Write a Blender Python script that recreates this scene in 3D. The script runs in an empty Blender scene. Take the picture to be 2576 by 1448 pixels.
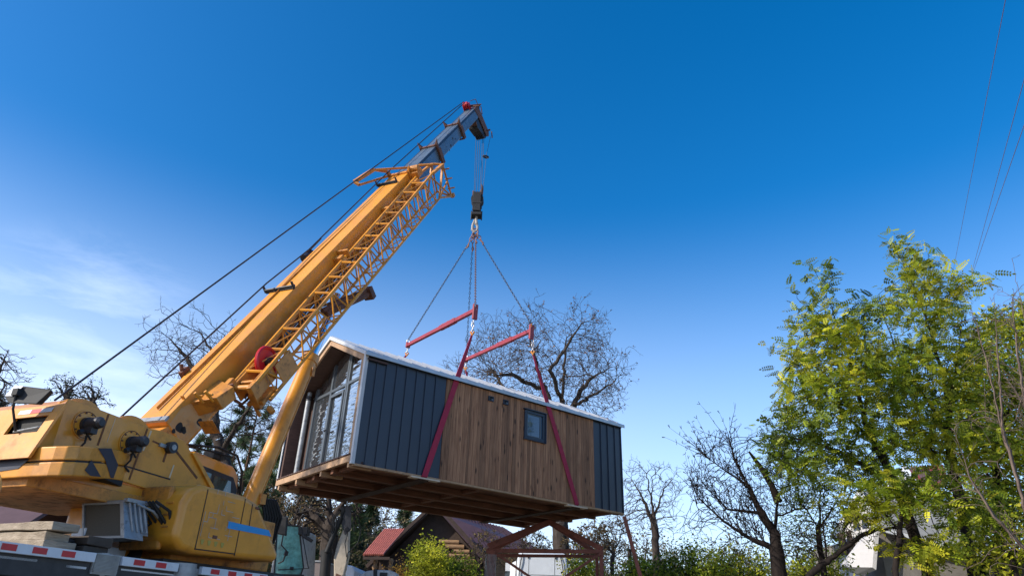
import bpy, bmesh, math, random
import numpy as np
from mathutils import Vector, Matrix, kdtree
R = math.radians
sc = bpy.context.scene
col = sc.collection

# ---------------------------------------------------------------- camera
PITCH, ROLL, CAMZ = 26.77, -1.77, 1.3
cd = bpy.data.cameras.new('camera'); cam = bpy.data.objects.new('camera', cd); col.objects.link(cam)
_p, _r = R(PITCH), R(ROLL)
right0 = Vector((1, 0, 0)); fwd = Vector((0, math.cos(_p), math.sin(_p))); up0 = Vector((0, -math.sin(_p), math.cos(_p)))
CR = math.cos(_r)*right0 - math.sin(_r)*up0
CU = math.sin(_r)*right0 + math.cos(_r)*up0
cam.matrix_world = Matrix(((CR.x, CU.x, -fwd.x, 0), (CR.y, CU.y, -fwd.y, 0), (CR.z, CU.z, -fwd.z, CAMZ), (0, 0, 0, 1)))
cd.sensor_width = 36; cd.lens = 24.0; cd.clip_start = .1; cd.clip_end = 3000
sc.camera = cam
def at(px, py, y):
    "the point at distance y along the street, seen in this direction (2576 x 1448 measure)"
    d = fwd + CR*((px-1288)/1717.) - CU*((py-724)/1717.)
    return Vector((0, 0, CAMZ)) + d*(y/d.y)

# ---------------------------------------------------------------- sky and sun
SUN = Vector((-.74, -.40, .50)).normalized()
SUN_EL = math.asin(SUN.z); SUN_AZ = math.atan2(SUN.x, SUN.y)
w = bpy.data.worlds.new('World'); sc.world = w; w.use_nodes = True
nt = w.node_tree; nt.nodes.clear()
def N(t, ty, **k):
    n = t.nodes.new(ty)
    for a, b in k.items(): setattr(n, a, b)
    return n
sky = N(nt, 'ShaderNodeTexSky', sky_type='NISHITA', sun_disc=False, sun_elevation=SUN_EL, sun_rotation=SUN_AZ,
        altitude=200, air_density=1.0, dust_density=1.2, ozone_density=4.0)
hs = N(nt, 'ShaderNodeHueSaturation'); hs.inputs['Saturation'].default_value = 1.36; hs.inputs['Value'].default_value = 1.0
nt.links.new(sky.outputs[0], hs.inputs['Color'])
tc = N(nt, 'ShaderNodeTexCoord')
mp = N(nt, 'ShaderNodeMapping'); mp.inputs['Scale'].default_value = (2.2, 2.2, 9.0); mp.inputs['Rotation'].default_value = (0.25, 0.35, 0)
nt.links.new(tc.outputs['Generated'], mp.inputs['Vector'])
nz = N(nt, 'ShaderNodeTexNoise'); nz.inputs['Scale'].default_value = 2.2; nz.inputs['Detail'].default_value = 7; nz.inputs['Roughness'].default_value = .62; nz.inputs['Distortion'].default_value = .5
nt.links.new(mp.outputs[0], nz.inputs['Vector'])
rp = N(nt, 'ShaderNodeValToRGB'); rp.color_ramp.elements[0].position = .42; rp.color_ramp.elements[1].position = .78
nt.links.new(nz.outputs['Fac'], rp.inputs[0])
# cirrus lies low in the sky and mostly on the left
cl = (at(190, 880, 10)-Vector((0, 0, CAMZ))).normalized()
dot = N(nt, 'ShaderNodeVectorMath', operation='DOT_PRODUCT'); dot.inputs[1].default_value = cl
nt.links.new(tc.outputs['Generated'], dot.inputs[0])
mr = N(nt, 'ShaderNodeMapRange'); mr.inputs['From Min'].default_value = .984; mr.inputs['From Max'].default_value = 1.0; mr.interpolation_type = 'SMOOTHSTEP'
nt.links.new(dot.outputs['Value'], mr.inputs['Value'])
sep = N(nt, 'ShaderNodeSeparateXYZ'); nt.links.new(tc.outputs['Generated'], sep.inputs[0])
mz = N(nt, 'ShaderNodeMapRange'); mz.inputs['From Min'].default_value = .56; mz.inputs['From Max'].default_value = .0
mz.inputs['To Max'].default_value = .60; mz.interpolation_type = 'SMOOTHSTEP'
nt.links.new(sep.outputs['Z'], mz.inputs['Value'])
ml = N(nt, 'ShaderNodeMath', operation='MULTIPLY'); nt.links.new(rp.outputs[0], ml.inputs[0]); nt.links.new(mr.outputs[0], ml.inputs[1])
ml2 = N(nt, 'ShaderNodeMath', operation='MULTIPLY'); nt.links.new(ml.outputs[0], ml2.inputs[0]); ml2.inputs[1].default_value = .2
lf_ = N(nt, 'ShaderNodeMapRange'); lf_.inputs['From Min'].default_value = .45; lf_.inputs['From Max'].default_value = -.75; lf_.inputs['To Min'].default_value = .75; lf_.inputs['To Max'].default_value = 1.5
nt.links.new(sep.outputs['X'], lf_.inputs['Value'])
mzz = N(nt, 'ShaderNodeMath', operation='MULTIPLY', use_clamp=True); nt.links.new(mz.outputs[0], mzz.inputs[0]); nt.links.new(lf_.outputs[0], mzz.inputs[1])
ad = N(nt, 'ShaderNodeMath', operation='MAXIMUM'); nt.links.new(mzz.outputs[0], ad.inputs[1]); ad.inputs[0].default_value = 0
mx = N(nt, 'ShaderNodeMixRGB'); mx.inputs['Color2'].default_value = (5.9, 6.6, 8.0, 1)
nt.links.new(ad.outputs[0], mx.inputs['Fac']); nt.links.new(hs.outputs[0], mx.inputs['Color1'])
bg = N(nt, 'ShaderNodeBackground'); bg.inputs['Strength'].default_value = .138
out = N(nt, 'ShaderNodeOutputWorld')
mx2 = N(nt, 'ShaderNodeMixRGB'); mx2.inputs['Color2'].default_value = (9.5, 9.9, 10.8, 1); nt.links.new(ml2.outputs[0], mx2.inputs['Fac']); nt.links.new(mx.outputs[0], mx2.inputs['Color1'])
nt.links.new(mx2.outputs[0], bg.inputs[0]); nt.links.new(bg.outputs[0], out.inputs[0])
ld = bpy.data.lights.new('sun', 'SUN'); ld.energy = 3.4; ld.angle = R(.5); ld.color = (1, .93, .82)
lo = bpy.data.objects.new('sun', ld); col.objects.link(lo); lo.rotation_euler = SUN.to_track_quat('Z', 'Y').to_euler()
sc.view_settings.view_transform = 'Standard'; sc.view_settings.look = 'None'
sc.view_settings.exposure = 0.7; sc.view_settings.gamma = 1
sc.render.resolution_x = 1024; sc.render.resolution_y = 575

# ---------------------------------------------------------------- materials
def mat(name, base, rough=.6, metal=0, var=.15, scale=4, bump=0, bscale=30, col2=None, f2=.5, stretch=(1, 1, 1), coat=0, spec=.5,
        attr=False, transl=0, dirt=None, dscale=3, dpos=(.55, .75)):
    m = bpy.data.materials.new(name); m.use_nodes = True; t = m.node_tree; b = t.nodes['Principled BSDF']
    b.inputs['Roughness'].default_value = rough; b.inputs['Metallic'].default_value = metal
    b.inputs['Specular IOR Level'].default_value = spec; b.inputs['Coat Weight'].default_value = coat
    c = N(t, 'ShaderNodeTexCoord'); mp = N(t, 'ShaderNodeMapping'); mp.inputs['Scale'].default_value = stretch
    t.links.new(c.outputs['Object'], mp.inputs[0])
    n = N(t, 'ShaderNodeTexNoise'); n.inputs['Scale'].default_value = scale; n.inputs['Detail'].default_value = 6; n.inputs['Roughness'].default_value = .65
    t.links.new(mp.outputs[0], n.inputs['Vector'])
    r = N(t, 'ShaderNodeValToRGB'); e = r.color_ramp.elements
    lo_ = col2 or tuple(x*(1-var) for x in base)
    hi_ = base if col2 else tuple(min(1, x*(1+var)) for x in base)
    e[0].position = f2-.2; e[1].position = f2+.2; e[0].color = (*lo_, 1); e[1].color = (*hi_, 1)
    t.links.new(n.outputs['Fac'], r.inputs[0]); csock = r.outputs[0]
    if dirt:
        n2 = N(t, 'ShaderNodeTexNoise'); n2.inputs['Scale'].default_value = dscale; n2.inputs['Detail'].default_value = 9; n2.inputs['Roughness'].default_value = .7
        t.links.new(mp.outputs[0], n2.inputs['Vector'])
        r2 = N(t, 'ShaderNodeValToRGB'); r2.color_ramp.elements[0].position = dpos[0]; r2.color_ramp.elements[1].position = dpos[1]
        t.links.new(n2.outputs['Fac'], r2.inputs[0])
        x = N(t, 'ShaderNodeMixRGB'); x.inputs['Color2'].default_value = (*dirt, 1)
        t.links.new(r2.outputs[0], x.inputs['Fac']); t.links.new(csock, x.inputs['Color1']); csock = x.outputs[0]
        mrr = N(t, 'ShaderNodeMapRange'); mrr.inputs['To Min'].default_value = rough; mrr.inputs['To Max'].default_value = min(1, rough+.35)
        t.links.new(r2.outputs[0], mrr.inputs['Value']); t.links.new(mrr.outputs[0], b.inputs['Roughness'])
    if attr:
        a = N(t, 'ShaderNodeAttribute'); a.attribute_name = 'tint'
        x = N(t, 'ShaderNodeMixRGB', blend_type='MULTIPLY'); x.inputs['Fac'].default_value = 1
        t.links.new(csock, x.inputs['Color1']); t.links.new(a.outputs['Color'], x.inputs['Color2']); csock = x.outputs[0]
    t.links.new(csock, b.inputs['Base Color'])
    if bump:
        nb = N(t, 'ShaderNodeTexNoise'); nb.inputs['Scale'].default_value = bscale; nb.inputs['Detail'].default_value = 4
        t.links.new(mp.outputs[0], nb.inputs['Vector'])
        bp = N(t, 'ShaderNodeBump'); bp.inputs['Strength'].default_value = bump; bp.inputs['Distance'].default_value = .02
        t.links.new(nb.outputs['Fac'], bp.inputs['Height']); t.links.new(bp.outputs[0], b.inputs['Normal'])
    if transl:
        o = t.nodes['Material Output']; tr = N(t, 'ShaderNodeBsdfTranslucent'); t.links.new(csock, tr.inputs['Color'])
        ms = N(t, 'ShaderNodeMixShader'); ms.inputs[0].default_value = transl
        t.links.new(b.outputs[0], ms.inputs[1]); t.links.new(tr.outputs[0], ms.inputs[2]); t.links.new(ms.outputs[0], o.inputs[0])
    return m
M = {}
YEL = (.68, .275, .022)
M['yellow'] = mat('crane_yellow_paint', YEL, .38, var=.12, scale=2.5, bump=.06, bscale=9, coat=.25, dirt=(.26, .10, .02), dscale=2.2, dpos=(.50, .78))
M['yellow_worn'] = mat('crane_yellow_worn', (.56, .22, .03), .5, var=.2, scale=5, bump=.1, bscale=18, dirt=(.10, .05, .03), dscale=7, dpos=(.5, .72))
M['boom_yellow'] = mat('boom_yellow_paint', (.68, .275, .025), .42, var=.12, scale=1.3, bump=.0, bscale=7, coat=.2, stretch=(1.2, 1, 1), dirt=(.20, .12, .07), dscale=.9, dpos=(.50, .85))
M['grey_boom'] = mat('boom_grey_steel', (.13, .17, .215), .36, metal=.35, var=.2, scale=3, bump=.05, bscale=8, dirt=(.07, .055, .05), dscale=5, dpos=(.55, .75))
M['rust'] = mat('rusty_brown_steel', (.13, .055, .035), .75, var=.3, scale=8, bump=.3, bscale=40, dirt=(.05, .03, .025), dscale=12)
M['rustred'] = mat('red_brown_primer', (.24, .075, .05), .7, var=.25, scale=6, bump=.2, bscale=30, dirt=(.09, .04, .03), dscale=9)
M['darksteel'] = mat('dark_steel', (.035, .035, .04), .5, metal=.3, var=.3, scale=9, bump=.1)
M['black'] = mat('black_rubber', (.012, .012, .013), .7, var=.3, scale=10)
M['chrome'] = mat('chrome_rod', (.75, .78, .82), .08, metal=1, var=.03)
M['white'] = mat('white_paint', (.62, .64, .68), .45, var=.06, scale=6, dirt=(.25, .24, .24), dscale=9, dpos=(.6, .8))
M['red'] = mat('red_marker', (.50, .012, .02), .4, var=.15, scale=8)
M['blue'] = mat('blue_stripe', (.015, .27, .62), .4, var=.06)
M['navy'] = mat('navy_decal', (.022, .026, .045), .45, var=.1)
M['greymetal'] = mat('grey_metal', (.30, .31, .32), .45, metal=.4, var=.2, scale=7, dirt=(.08, .06, .05), dscale=10)
M['mesh'] = mat('cooler_screen', (.075, .065, .05), .7, var=.15, scale=60)
M['glass'] = mat('dark_glass', (.012, .018, .02), .06, var=.1, spec=.9)
M['tealglass'] = mat('teal_windscreen', (.10, .30, .28), .12, var=.55, scale=7, spec=.8)
M['cabglass'] = mat('tinted_cab_glass', (.03, .07, .07), .05, var=.8, scale=6, spec=1.0)
M['wire'] = mat('aged_red_wire', (.16, .08, .09), .6, var=.1)
M['rope'] = mat('wire_rope', (.03, .032, .04), .55, metal=.5, var=.2, scale=60)
M['chain'] = mat('chain_steel', (.05, .05, .06), .4, metal=.7, var=.3, scale=30)
M['galv'] = mat('shackle_steel', (.42, .42, .44), .35, metal=.8, var=.25, scale=30)
M['hookpaint'] = mat('hook_pale', (.36, .31, .26), .5, var=.25, scale=18)
M['brownhook'] = mat('brown_chain_hook', (.22, .09, .05), .5, var=.3, scale=20)
M['redbeam'] = mat('red_spreader_paint', (.28, .028, .035), .45, var=.2, scale=6, bump=.05, dirt=(.16, .05, .05), dscale=9)
M['strap'] = mat('crimson_webbing', (.36, .018, .055), .75, var=.15, scale=9, bump=.3, bscale=90)
M['orange'] = mat('orange_fitting', (.60, .22, .02), .5, var=.2, scale=20)
M['cladding'] = mat('slate_blue_sheet', (.022, .033, .056), .42, metal=.0, var=.07, scale=2, bump=.02, bscale=6, coat=.1)
M['roofmetal'] = mat('pale_roof_metal', (.43, .44, .46), .3, metal=.5, var=.12, scale=6, bump=.12, bscale=9)
M['whitetrim'] = mat('white_trim', (.55, .56, .58), .5, var=.08)
M['timber'] = mat('raw_timber', (.42, .26, .15), .75, var=.2, scale=5, stretch=(1, 1, 1), bump=.2, bscale=30, dirt=(.16, .09, .05), dscale=7)
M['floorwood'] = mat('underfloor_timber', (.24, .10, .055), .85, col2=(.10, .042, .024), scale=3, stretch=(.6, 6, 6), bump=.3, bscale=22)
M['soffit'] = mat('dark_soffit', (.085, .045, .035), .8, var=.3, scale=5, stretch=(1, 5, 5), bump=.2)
M['frame'] = mat('window_frame_grey', (.10, .115, .13), .35, metal=.2, var=.08)
M['bark'] = mat('grey_brown_bark', (.085, .068, .058), .95, col2=(.03, .024, .021), scale=7, stretch=(1, 1, .3), bump=.6, bscale=22, spec=.12)
M['darkbark'] = mat('dark_bark', (.030, .023, .020), .95, col2=(.009, .007, .007), scale=8, stretch=(1, 1, .3), bump=.6, bscale=24, spec=.12)
M['pinebark'] = mat('pine_bark', (.14, .075, .045), .95, col2=(.04, .028, .022), scale=6, stretch=(1, 1, .3), bump=.6, bscale=20, spec=.12)
M['leaf'] = mat('leaf', (1, 1, 1), .5, var=.0, attr=True, transl=.55, spec=.35)
M['needle'] = mat('needle', (1, 1, 1), .6, var=.0, attr=True, transl=.15, spec=.3)
M['oldwood'] = mat('weathered_beam', (.44, .36, .27), .85, col2=(.20, .155, .11), scale=4, stretch=(2, .5, 4), bump=.5, bscale=25)
M['brownwall'] = mat('brown_roof', (.10, .055, .06), .7, var=.2, scale=2, bump=.1)
M['redtile'] = mat('red_roof_tile', (.22, .045, .035), .5, var=.25, scale=7, bump=.1)
M['purpleroof'] = mat('plum_roof_sheet', (.05, .026, .032), .5, var=.2, scale=3)
M['log'] = mat('log_wood', (.36, .22, .11), .85, col2=(.17, .09, .045), scale=5, stretch=(1, 1, 3), bump=.3)
M['darkwood'] = mat('dark_stained_wood', (.045, .026, .018), .8, var=.3, scale=6, bump=.2)
M['plaster'] = mat('white_plaster', (.52, .50, .49), .85, var=.06, scale=2, bump=.1, dirt=(.45, .43, .40), dscale=4)
M['slate'] = mat('grey_roof_sheet', (.30, .29, .27), .75, var=.2, scale=3, bump=.15, dirt=(.12, .14, .08), dscale=3)
M['ground'] = mat('sandy_yard', (.30, .24, .16), .95, col2=(.14, .13, .07), scale=.6, bump=.5, bscale=6)
M['concrete'] = mat('pale_cab_panel', (.62, .66, .72), .45, var=.05, scale=3, dirt=(.35, .36, .38), dscale=5, dpos=(.6, .85))

# glass that mirrors the sky and the trees, slightly wavy as real panes are
def panemat(bump=1):
    m = bpy.data.materials.new('mirror_like_pane'); m.use_nodes = True; t = m.node_tree; b = t.nodes['Principled BSDF']
    b.inputs['Base Color'].default_value = (.05, .055, .06, 1); b.inputs['Roughness'].default_value = .03; b.inputs['IOR'].default_value = 3.2
    b.inputs['Specular IOR Level'].default_value = 1.0
    c = N(t, 'ShaderNodeTexCoord'); mp = N(t, 'ShaderNodeMapping'); mp.inputs['Scale'].default_value = (1, 1.0, 5)
    t.links.new(c.outputs['Object'], mp.inputs[0])
    n = N(t, 'ShaderNodeTexNoise'); n.inputs['Scale'].default_value = 2.0; n.inputs['Detail'].default_value = 1.5
    t.links.new(mp.outputs[0], n.inputs['Vector'])
    bp = N(t, 'ShaderNodeBump'); bp.inputs['Strength'].default_value = .55; bp.inputs['Distance'].default_value = .035
    t.links.new(n.outputs['Fac'], bp.inputs['Height'])
    if bump: t.links.new(bp.outputs[0], b.inputs['Normal'])
    return m
M['pane'] = panemat(); M['smoothpane'] = panemat(0); _b = M['smoothpane'].node_tree.nodes['Principled BSDF']; _b.inputs['IOR'].default_value = 1.5; _b.inputs['Base Color'].default_value = (.03, .075, .13, 1)
# vertical boards: tint per board, grain and knots
def boardmat():
    m = bpy.data.materials.new('brown_vertical_boards'); m.use_nodes = True; t = m.node_tree; b = t.nodes['Principled BSDF']
    b.inputs['Roughness'].default_value = .8
    c = N(t, 'ShaderNodeTexCoord'); a = N(t, 'ShaderNodeAttribute'); a.attribute_name = 'tint'
    off = N(t, 'ShaderNodeVectorMath', operation='SCALE'); off.inputs['Scale'].default_value = 37
    t.links.new(a.outputs['Vector'], off.inputs[0])
    add = N(t, 'ShaderNodeVectorMath', operation='ADD'); t.links.new(c.outputs['Object'], add.inputs[0]); t.links.new(off.outputs[0], add.inputs[1])
    mp = N(t, 'ShaderNodeMapping'); mp.inputs['Scale'].default_value = (22, 22, 1.6); t.links.new(add.outputs[0], mp.inputs[0])
    n = N(t, 'ShaderNodeTexNoise'); n.inputs['Scale'].default_value = 1; n.inputs['Detail'].default_value = 7; n.inputs['Roughness'].default_value = .6; n.inputs['Distortion'].default_value = .8
    t.links.new(mp.outputs[0], n.inputs['Vector'])
    r = N(t, 'ShaderNodeValToRGB'); r.color_ramp.elements[0].position = .3; r.color_ramp.elements[1].position = .72
    r.color_ramp.elements[0].color = (.21, .088, .042, 1); r.color_ramp.elements[1].color = (.50, .25, .13, 1)
    t.links.new(n.outputs['Fac'], r.inputs[0])
    x = N(t, 'ShaderNodeMixRGB', blend_type='MULTIPLY'); x.inputs['Fac'].default_value = 1
    t.links.new(r.outputs[0], x.inputs['Color1'])
    hsv = N(t, 'ShaderNodeMapRange'); hsv.inputs['To Min'].default_value = .62; hsv.inputs['To Max'].default_value = 1.12
    sp = N(t, 'ShaderNodeSeparateColor'); t.links.new(a.outputs['Color'], sp.inputs[0]); t.links.new(sp.outputs[0], hsv.inputs['Value'])
    t.links.new(hsv.outputs[0], x.inputs['Color2'])
    mk = N(t, 'ShaderNodeMapping'); mk.inputs['Scale'].default_value = (6.5, 6.5, 2.3); t.links.new(add.outputs[0], mk.inputs[0])
    v = N(t, 'ShaderNodeTexVoronoi'); v.inputs['Scale'].default_value = 1.0; t.links.new(mk.outputs[0], v.inputs['Vector'])
    r2 = N(t, 'ShaderNodeValToRGB'); r2.color_ramp.elements[0].position = .10; r2.color_ramp.elements[1].position = .22
    r2.color_ramp.elements[0].color = (.05, .025, .015, 1); r2.color_ramp.elements[1].color = (1, 1, 1, 1)
    t.links.new(v.outputs['Distance'], r2.inputs[0])
    y = N(t, 'ShaderNodeMixRGB', blend_type='MULTIPLY'); y.inputs['Fac'].default_value = .8
    t.links.new(x.outputs[0], y.inputs['Color1']); t.links.new(r2.outputs[0], y.inputs['Color2'])
    t.links.new(y.outputs[0], b.inputs['Base Color'])
    bp = N(t, 'ShaderNodeBump'); bp.inputs['Strength'].default_value = .3; bp.inputs['Distance'].default_value = .01
    t.links.new(n.outputs['Fac'], bp.inputs['Height']); t.links.new(bp.outputs[0], b.inputs['Normal'])
    return m
M['boards'] = boardmat()

# ---------------------------------------------------------------- mesh helpers
def V(*a): return Vector(a)
class MB:
    def __init__(s, f=None): s.v = []; s.f = []; s.t = []; s.tf = f; s.tint = None
    def add(s, vs, fs, tint=None):
        o = len(s.v)
        for p in vs:
            p = Vector(p); s.v.append(tuple(s.tf(p)) if s.tf else tuple(p))
        s.f += [tuple(i+o for i in f) for f in fs]
        s.t += [tint or 0]*len(vs)
        return s
    def box(s, a, b, tint=None):
        (x0, y0, z0), (x1, y1, z1) = [min(p, q) for p, q in zip(a, b)], [max(p, q) for p, q in zip(a, b)]
        return s.add([(x0, y0, z0), (x1, y0, z0), (x1, y1, z0), (x0, y1, z0), (x0, y0, z1), (x1, y0, z1), (x1, y1, z1), (x0, y1, z1)],
                     [(0, 3, 2, 1), (4, 5, 6, 7), (0, 1, 5, 4), (1, 2, 6, 5), (2, 3, 7, 6), (3, 0, 4, 7)], tint)
    def prism(s, poly, axis, t0, t1):
        "poly: 2D points in the two other axes (cyclic order x,y,z), extruded along axis"
        n = len(poly)
        def P(p, t):
            if axis == 0: return (t, p[0], p[1])
            if axis == 1: return (p[0], t, p[1])
            return (p[0], p[1], t)
        vs = [P(p, t0) for p in poly]+[P(p, t1) for p in poly]
        return s.add(vs, [tuple(range(n))[::-1], tuple(range(n, 2*n))]+[(i, (i+1) % n, n+(i+1) % n, n+i) for i in range(n)])
    def bar(s, p, q, wd, ht=None, upv=(0, 0, 1), taper=1):
        p, q = Vector(p), Vector(q); d = (q-p).normalized(); u = Vector(upv)
        if abs(d.dot(u)) > .97: u = Vector((1, 0, 0))
        r = d.cross(u).normalized(); u = r.cross(d); ht = ht or wd
        vs = []
        for c, k in ((p, 1), (q, taper)):
            for a, b in ((-1, -1), (1, -1), (1, 1), (-1, 1)): vs.append(c+r*(a*wd/2*k)+u*(b*ht/2*k))
        return s.add(vs, [(0, 1, 2, 3)[::-1], (4, 5, 6, 7), (0, 1, 5, 4), (1, 2, 6, 5), (2, 3, 7, 6), (3, 0, 4, 7)])
    def tube(s, pts, rad, n=8, cap=True):
        pts = [Vector(p) for p in pts]; m = len(pts)
        rad = rad if isinstance(rad, (list, tuple)) else [rad]*m
        vs = []; pr = None
        for i, p in enumerate(pts):
            d = (pts[min(i+1, m-1)]-pts[max(i-1, 0)]).normalized()
            if pr is None:
                a = Vector((0, 0, 1)) if abs(d.z) < .9 else Vector((1, 0, 0)); pr = d.cross(a).normalized()
            else: pr = (pr-d*pr.dot(d)).normalized()
            q = d.cross(pr)
            for k in range(n):
                an = 2*math.pi*k/n; vs.append(p+(pr*math.cos(an)+q*math.sin(an))*rad[i])
        fs = [(i*n+k, i*n+(k+1) % n, (i+1)*n+(k+1) % n, (i+1)*n+k) for i in range(m-1) for k in range(n)]
        if cap: fs += [tuple(range(n))[::-1], tuple(range((m-1)*n, m*n))]
        return s.add(vs, fs)
    def ring(s, c, ax, r, t, n=20, m=6, sx=1, sdir=None):
        "torus round axis ax; stretched by sx along sdir"
        c = Vector(c); ax = Vector(ax).normalized(); a = Vector(sdir).normalized() if sdir else (ax.cross(Vector((.3, .5, .8)))).normalized(); b = ax.cross(a)
        vs = []
        for i in range(n):
            an = 2*math.pi*i/n; rd = a*math.cos(an)+b*math.sin(an); ctr = c+a*(math.cos(an)*r*sx)+b*(math.sin(an)*r)
            for j in range(m):
                bn = 2*math.pi*j/m; vs.append(ctr+rd*(t*math.cos(bn))+ax*(t*math.sin(bn)))
        return s.add(vs, [(i*m+j, ((i+1) % n)*m+j, ((i+1) % n)*m+(j+1) % m, i*m+(j+1) % m) for i in range(n) for j in range(m)])
    def build(s, name, m, parent=None, smooth=False, bevel=0, seg=2):
        me = bpy.data.meshes.new(name); me.from_pydata(s.v, [], s.f); me.update()
        o = bpy.data.objects.new(name, me); col.objects.link(o)
        if isinstance(m, str): m = M[m]
        me.materials.append(m)
        bm = bmesh.new(); bm.from_mesh(me); bmesh.ops.recalc_face_normals(bm, faces=bm.faces); bm.to_mesh(me); bm.free()
        if any(s.t):
            ca = me.color_attributes.new('tint', 'FLOAT_COLOR', 'POINT')
            ca.data.foreach_set('color', [x for t in s.t for x in ((t, t, t, 1) if not isinstance(t, tuple) else (*t, 1))])
        if smooth:
            for p in me.polygons: p.use_smooth = True
            if smooth != 'all':
                try: me.set_sharp_from_angle(angle=R(35))
                except Exception: pass
        if bevel:
            b = o.modifiers.new('b', 'BEVEL'); b.width = bevel; b.segments = seg; b.limit_method = 'ANGLE'; b.angle_limit = R(30)
        if parent: o.parent = parent
        return o
def split_build(s, name, m, parent=None, **k):
    "one object for each connected piece of s"
    n = len(s.v); up = list(range(n))
    def find(a):
        while up[a] != a: up[a] = up[up[a]]; a = up[a]
        return a
    for f in s.f:
        for i in f[1:]: up[find(i)] = find(f[0])
    groups = {}
    for f in s.f: groups.setdefault(find(f[0]), []).append(f)
    out = []
    for fs in groups.values():
        ids = sorted({i for f in fs for i in f}); mp_ = {a: b for b, a in enumerate(ids)}; q = MB()
        q.v = [s.v[i] for i in ids]; q.t = [s.t[i] for i in ids]; q.f = [tuple(mp_[i] for i in f) for f in fs]; out.append(q.build(name, m, parent, **k))
    return out[0]
def tag(o, label, cat, group=None, kind=None):
    o['label'] = label; o['category'] = cat
    if group: o['group'] = group
    if kind: o['kind'] = kind
    return o
def empty(name, label, cat, loc=(0, 0, 0), rz=0, group=None):
    o = bpy.data.objects.new(name, None); col.objects.link(o); o.location = loc; o.rotation_euler = (0, 0, rz)
    o.empty_display_size = .2
    return tag(o, label, cat, group)
def structure(o): o['kind'] = 'structure'; return o

# ---------------------------------------------------------------- ground
GZ = .3
g = MB(); n = 60
for i in range(n+1):
    for j in range(n+1):
        x = -300+600*i/n; y = -200+600*j/n
        g.v.append((x, y, GZ+.06*math.sin(x*.4)*math.cos(y*.31))); g.t.append(0)
g.f = [(i*(n+1)+j, (i+1)*(n+1)+j, (i+1)*(n+1)+j+1, i*(n+1)+j+1) for i in range(n) for j in range(n)]
structure(g.build('ground', 'ground', smooth='all'))

#PART crane
# ================================================================= MOBILE CRANE
OX, OY, HD = -4.61, 9.0, R(21.1)
crane = empty('mobile_crane', 'yellow telescopic truck crane with raised boom and lattice jib, in front of the trees', 'crane', (OX, OY, 0), -HD)
def cw(x, y, z):
    "crane frame (lateral, ahead, height) to world"
    return Vector((OX+x*math.cos(HD)+y*math.sin(HD), OY-x*math.sin(HD)+y*math.cos(HD), z))
def cl_(p):
    dx, dy = p[0]-OX, p[1]-OY
    return Vector((dx*math.cos(HD)-dy*math.sin(HD), dx*math.sin(HD)+dy*math.cos(HD), p[2]))
BE = R(55.24); B0 = (.05, 3.62)
def bm_(p):
    "boom frame (lateral, along, normal) to crane frame"
    x, a, nn = p
    return Vector((x, B0[0]+a*math.cos(BE)-nn*math.sin(BE), B0[1]+a*math.sin(BE)+nn*math.cos(BE)))
def BM(): return MB(lambda p: bm_(p))

# boom: the base section carries the smaller ones
boom = BM()
def section(b, a0, a1, w0, t, bo, ch=.1, t1=None, b1=None):
    vs = []
    for a, tt, bb in ((a0, t, bo), (a1, t1 if t1 is not None else t, b1 if b1 is not None else bo)):
        for x, n_ in ((-w0, tt), (w0, tt), (w0, bb+ch), (w0-ch, bb), (-w0+ch, bb), (-w0, bb+ch)): vs.append((x, a, n_))
    b.add(vs, [(0, 1, 2, 3, 4, 5)[::-1], (6, 7, 8, 9, 10, 11)]+[(i, (i+1) % 6, 6+(i+1) % 6, 6+i) for i in range(6)])
section(boom, -.12, 9.0, .25, .21, -.35, .08, .27, -.30)
bo = boom.build('boom', 'boom_yellow', crane, bevel=.012)
# the foot that runs down between the side plates to the pivot
f = MB(); f.prism([(-.42, 3.12), (-.42, 3.32), (.0, 3.66), (.34, 3.40), (.1, 3.05)], 0, -.24, .24); f.build('boom_foot', 'yellow_worn', bo, bevel=.01)
e = BM(); e.box((-.27, -.14, .19), (.27, -.06, .225)); e.build('end_strip', 'greymetal', bo)
s = BM()
for a0, a1, w_, t_, b_ in ((8.9, 11.2, .215, .235, -.235),): section(s, a0, a1, w_, t_, b_, .05)
s.build('inner_section', 'grey_boom', bo, bevel=.01)
s = BM(); section(s, 11.1, 13.35, .195, .215, -.205, .05); s.build('inner_section', 'grey_boom', bo, bevel=.01)
s = BM(); section(s, 13.25, 15.45, .175, .195, -.18, .05); s.build('inner_section', 'grey_boom', bo, bevel=.01)
# dark grease lines along the upper edges of the telescoping sections
for a0, a1, w_, t_ in ((9.06, 11.14, .215, .235), (11.26, 13.3, .195, .215), (13.4, 15.4, .175, .195)):
    s = BM(); s.box((w_-.004, a0, t_-.075), (w_+.003, a1, t_-.012)); s.box((-w_+.01, a0, t_+.0005), (-w_+.035, a1, t_+.0035)); split_build(s, 'grease_line', 'navy', bo)
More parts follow.
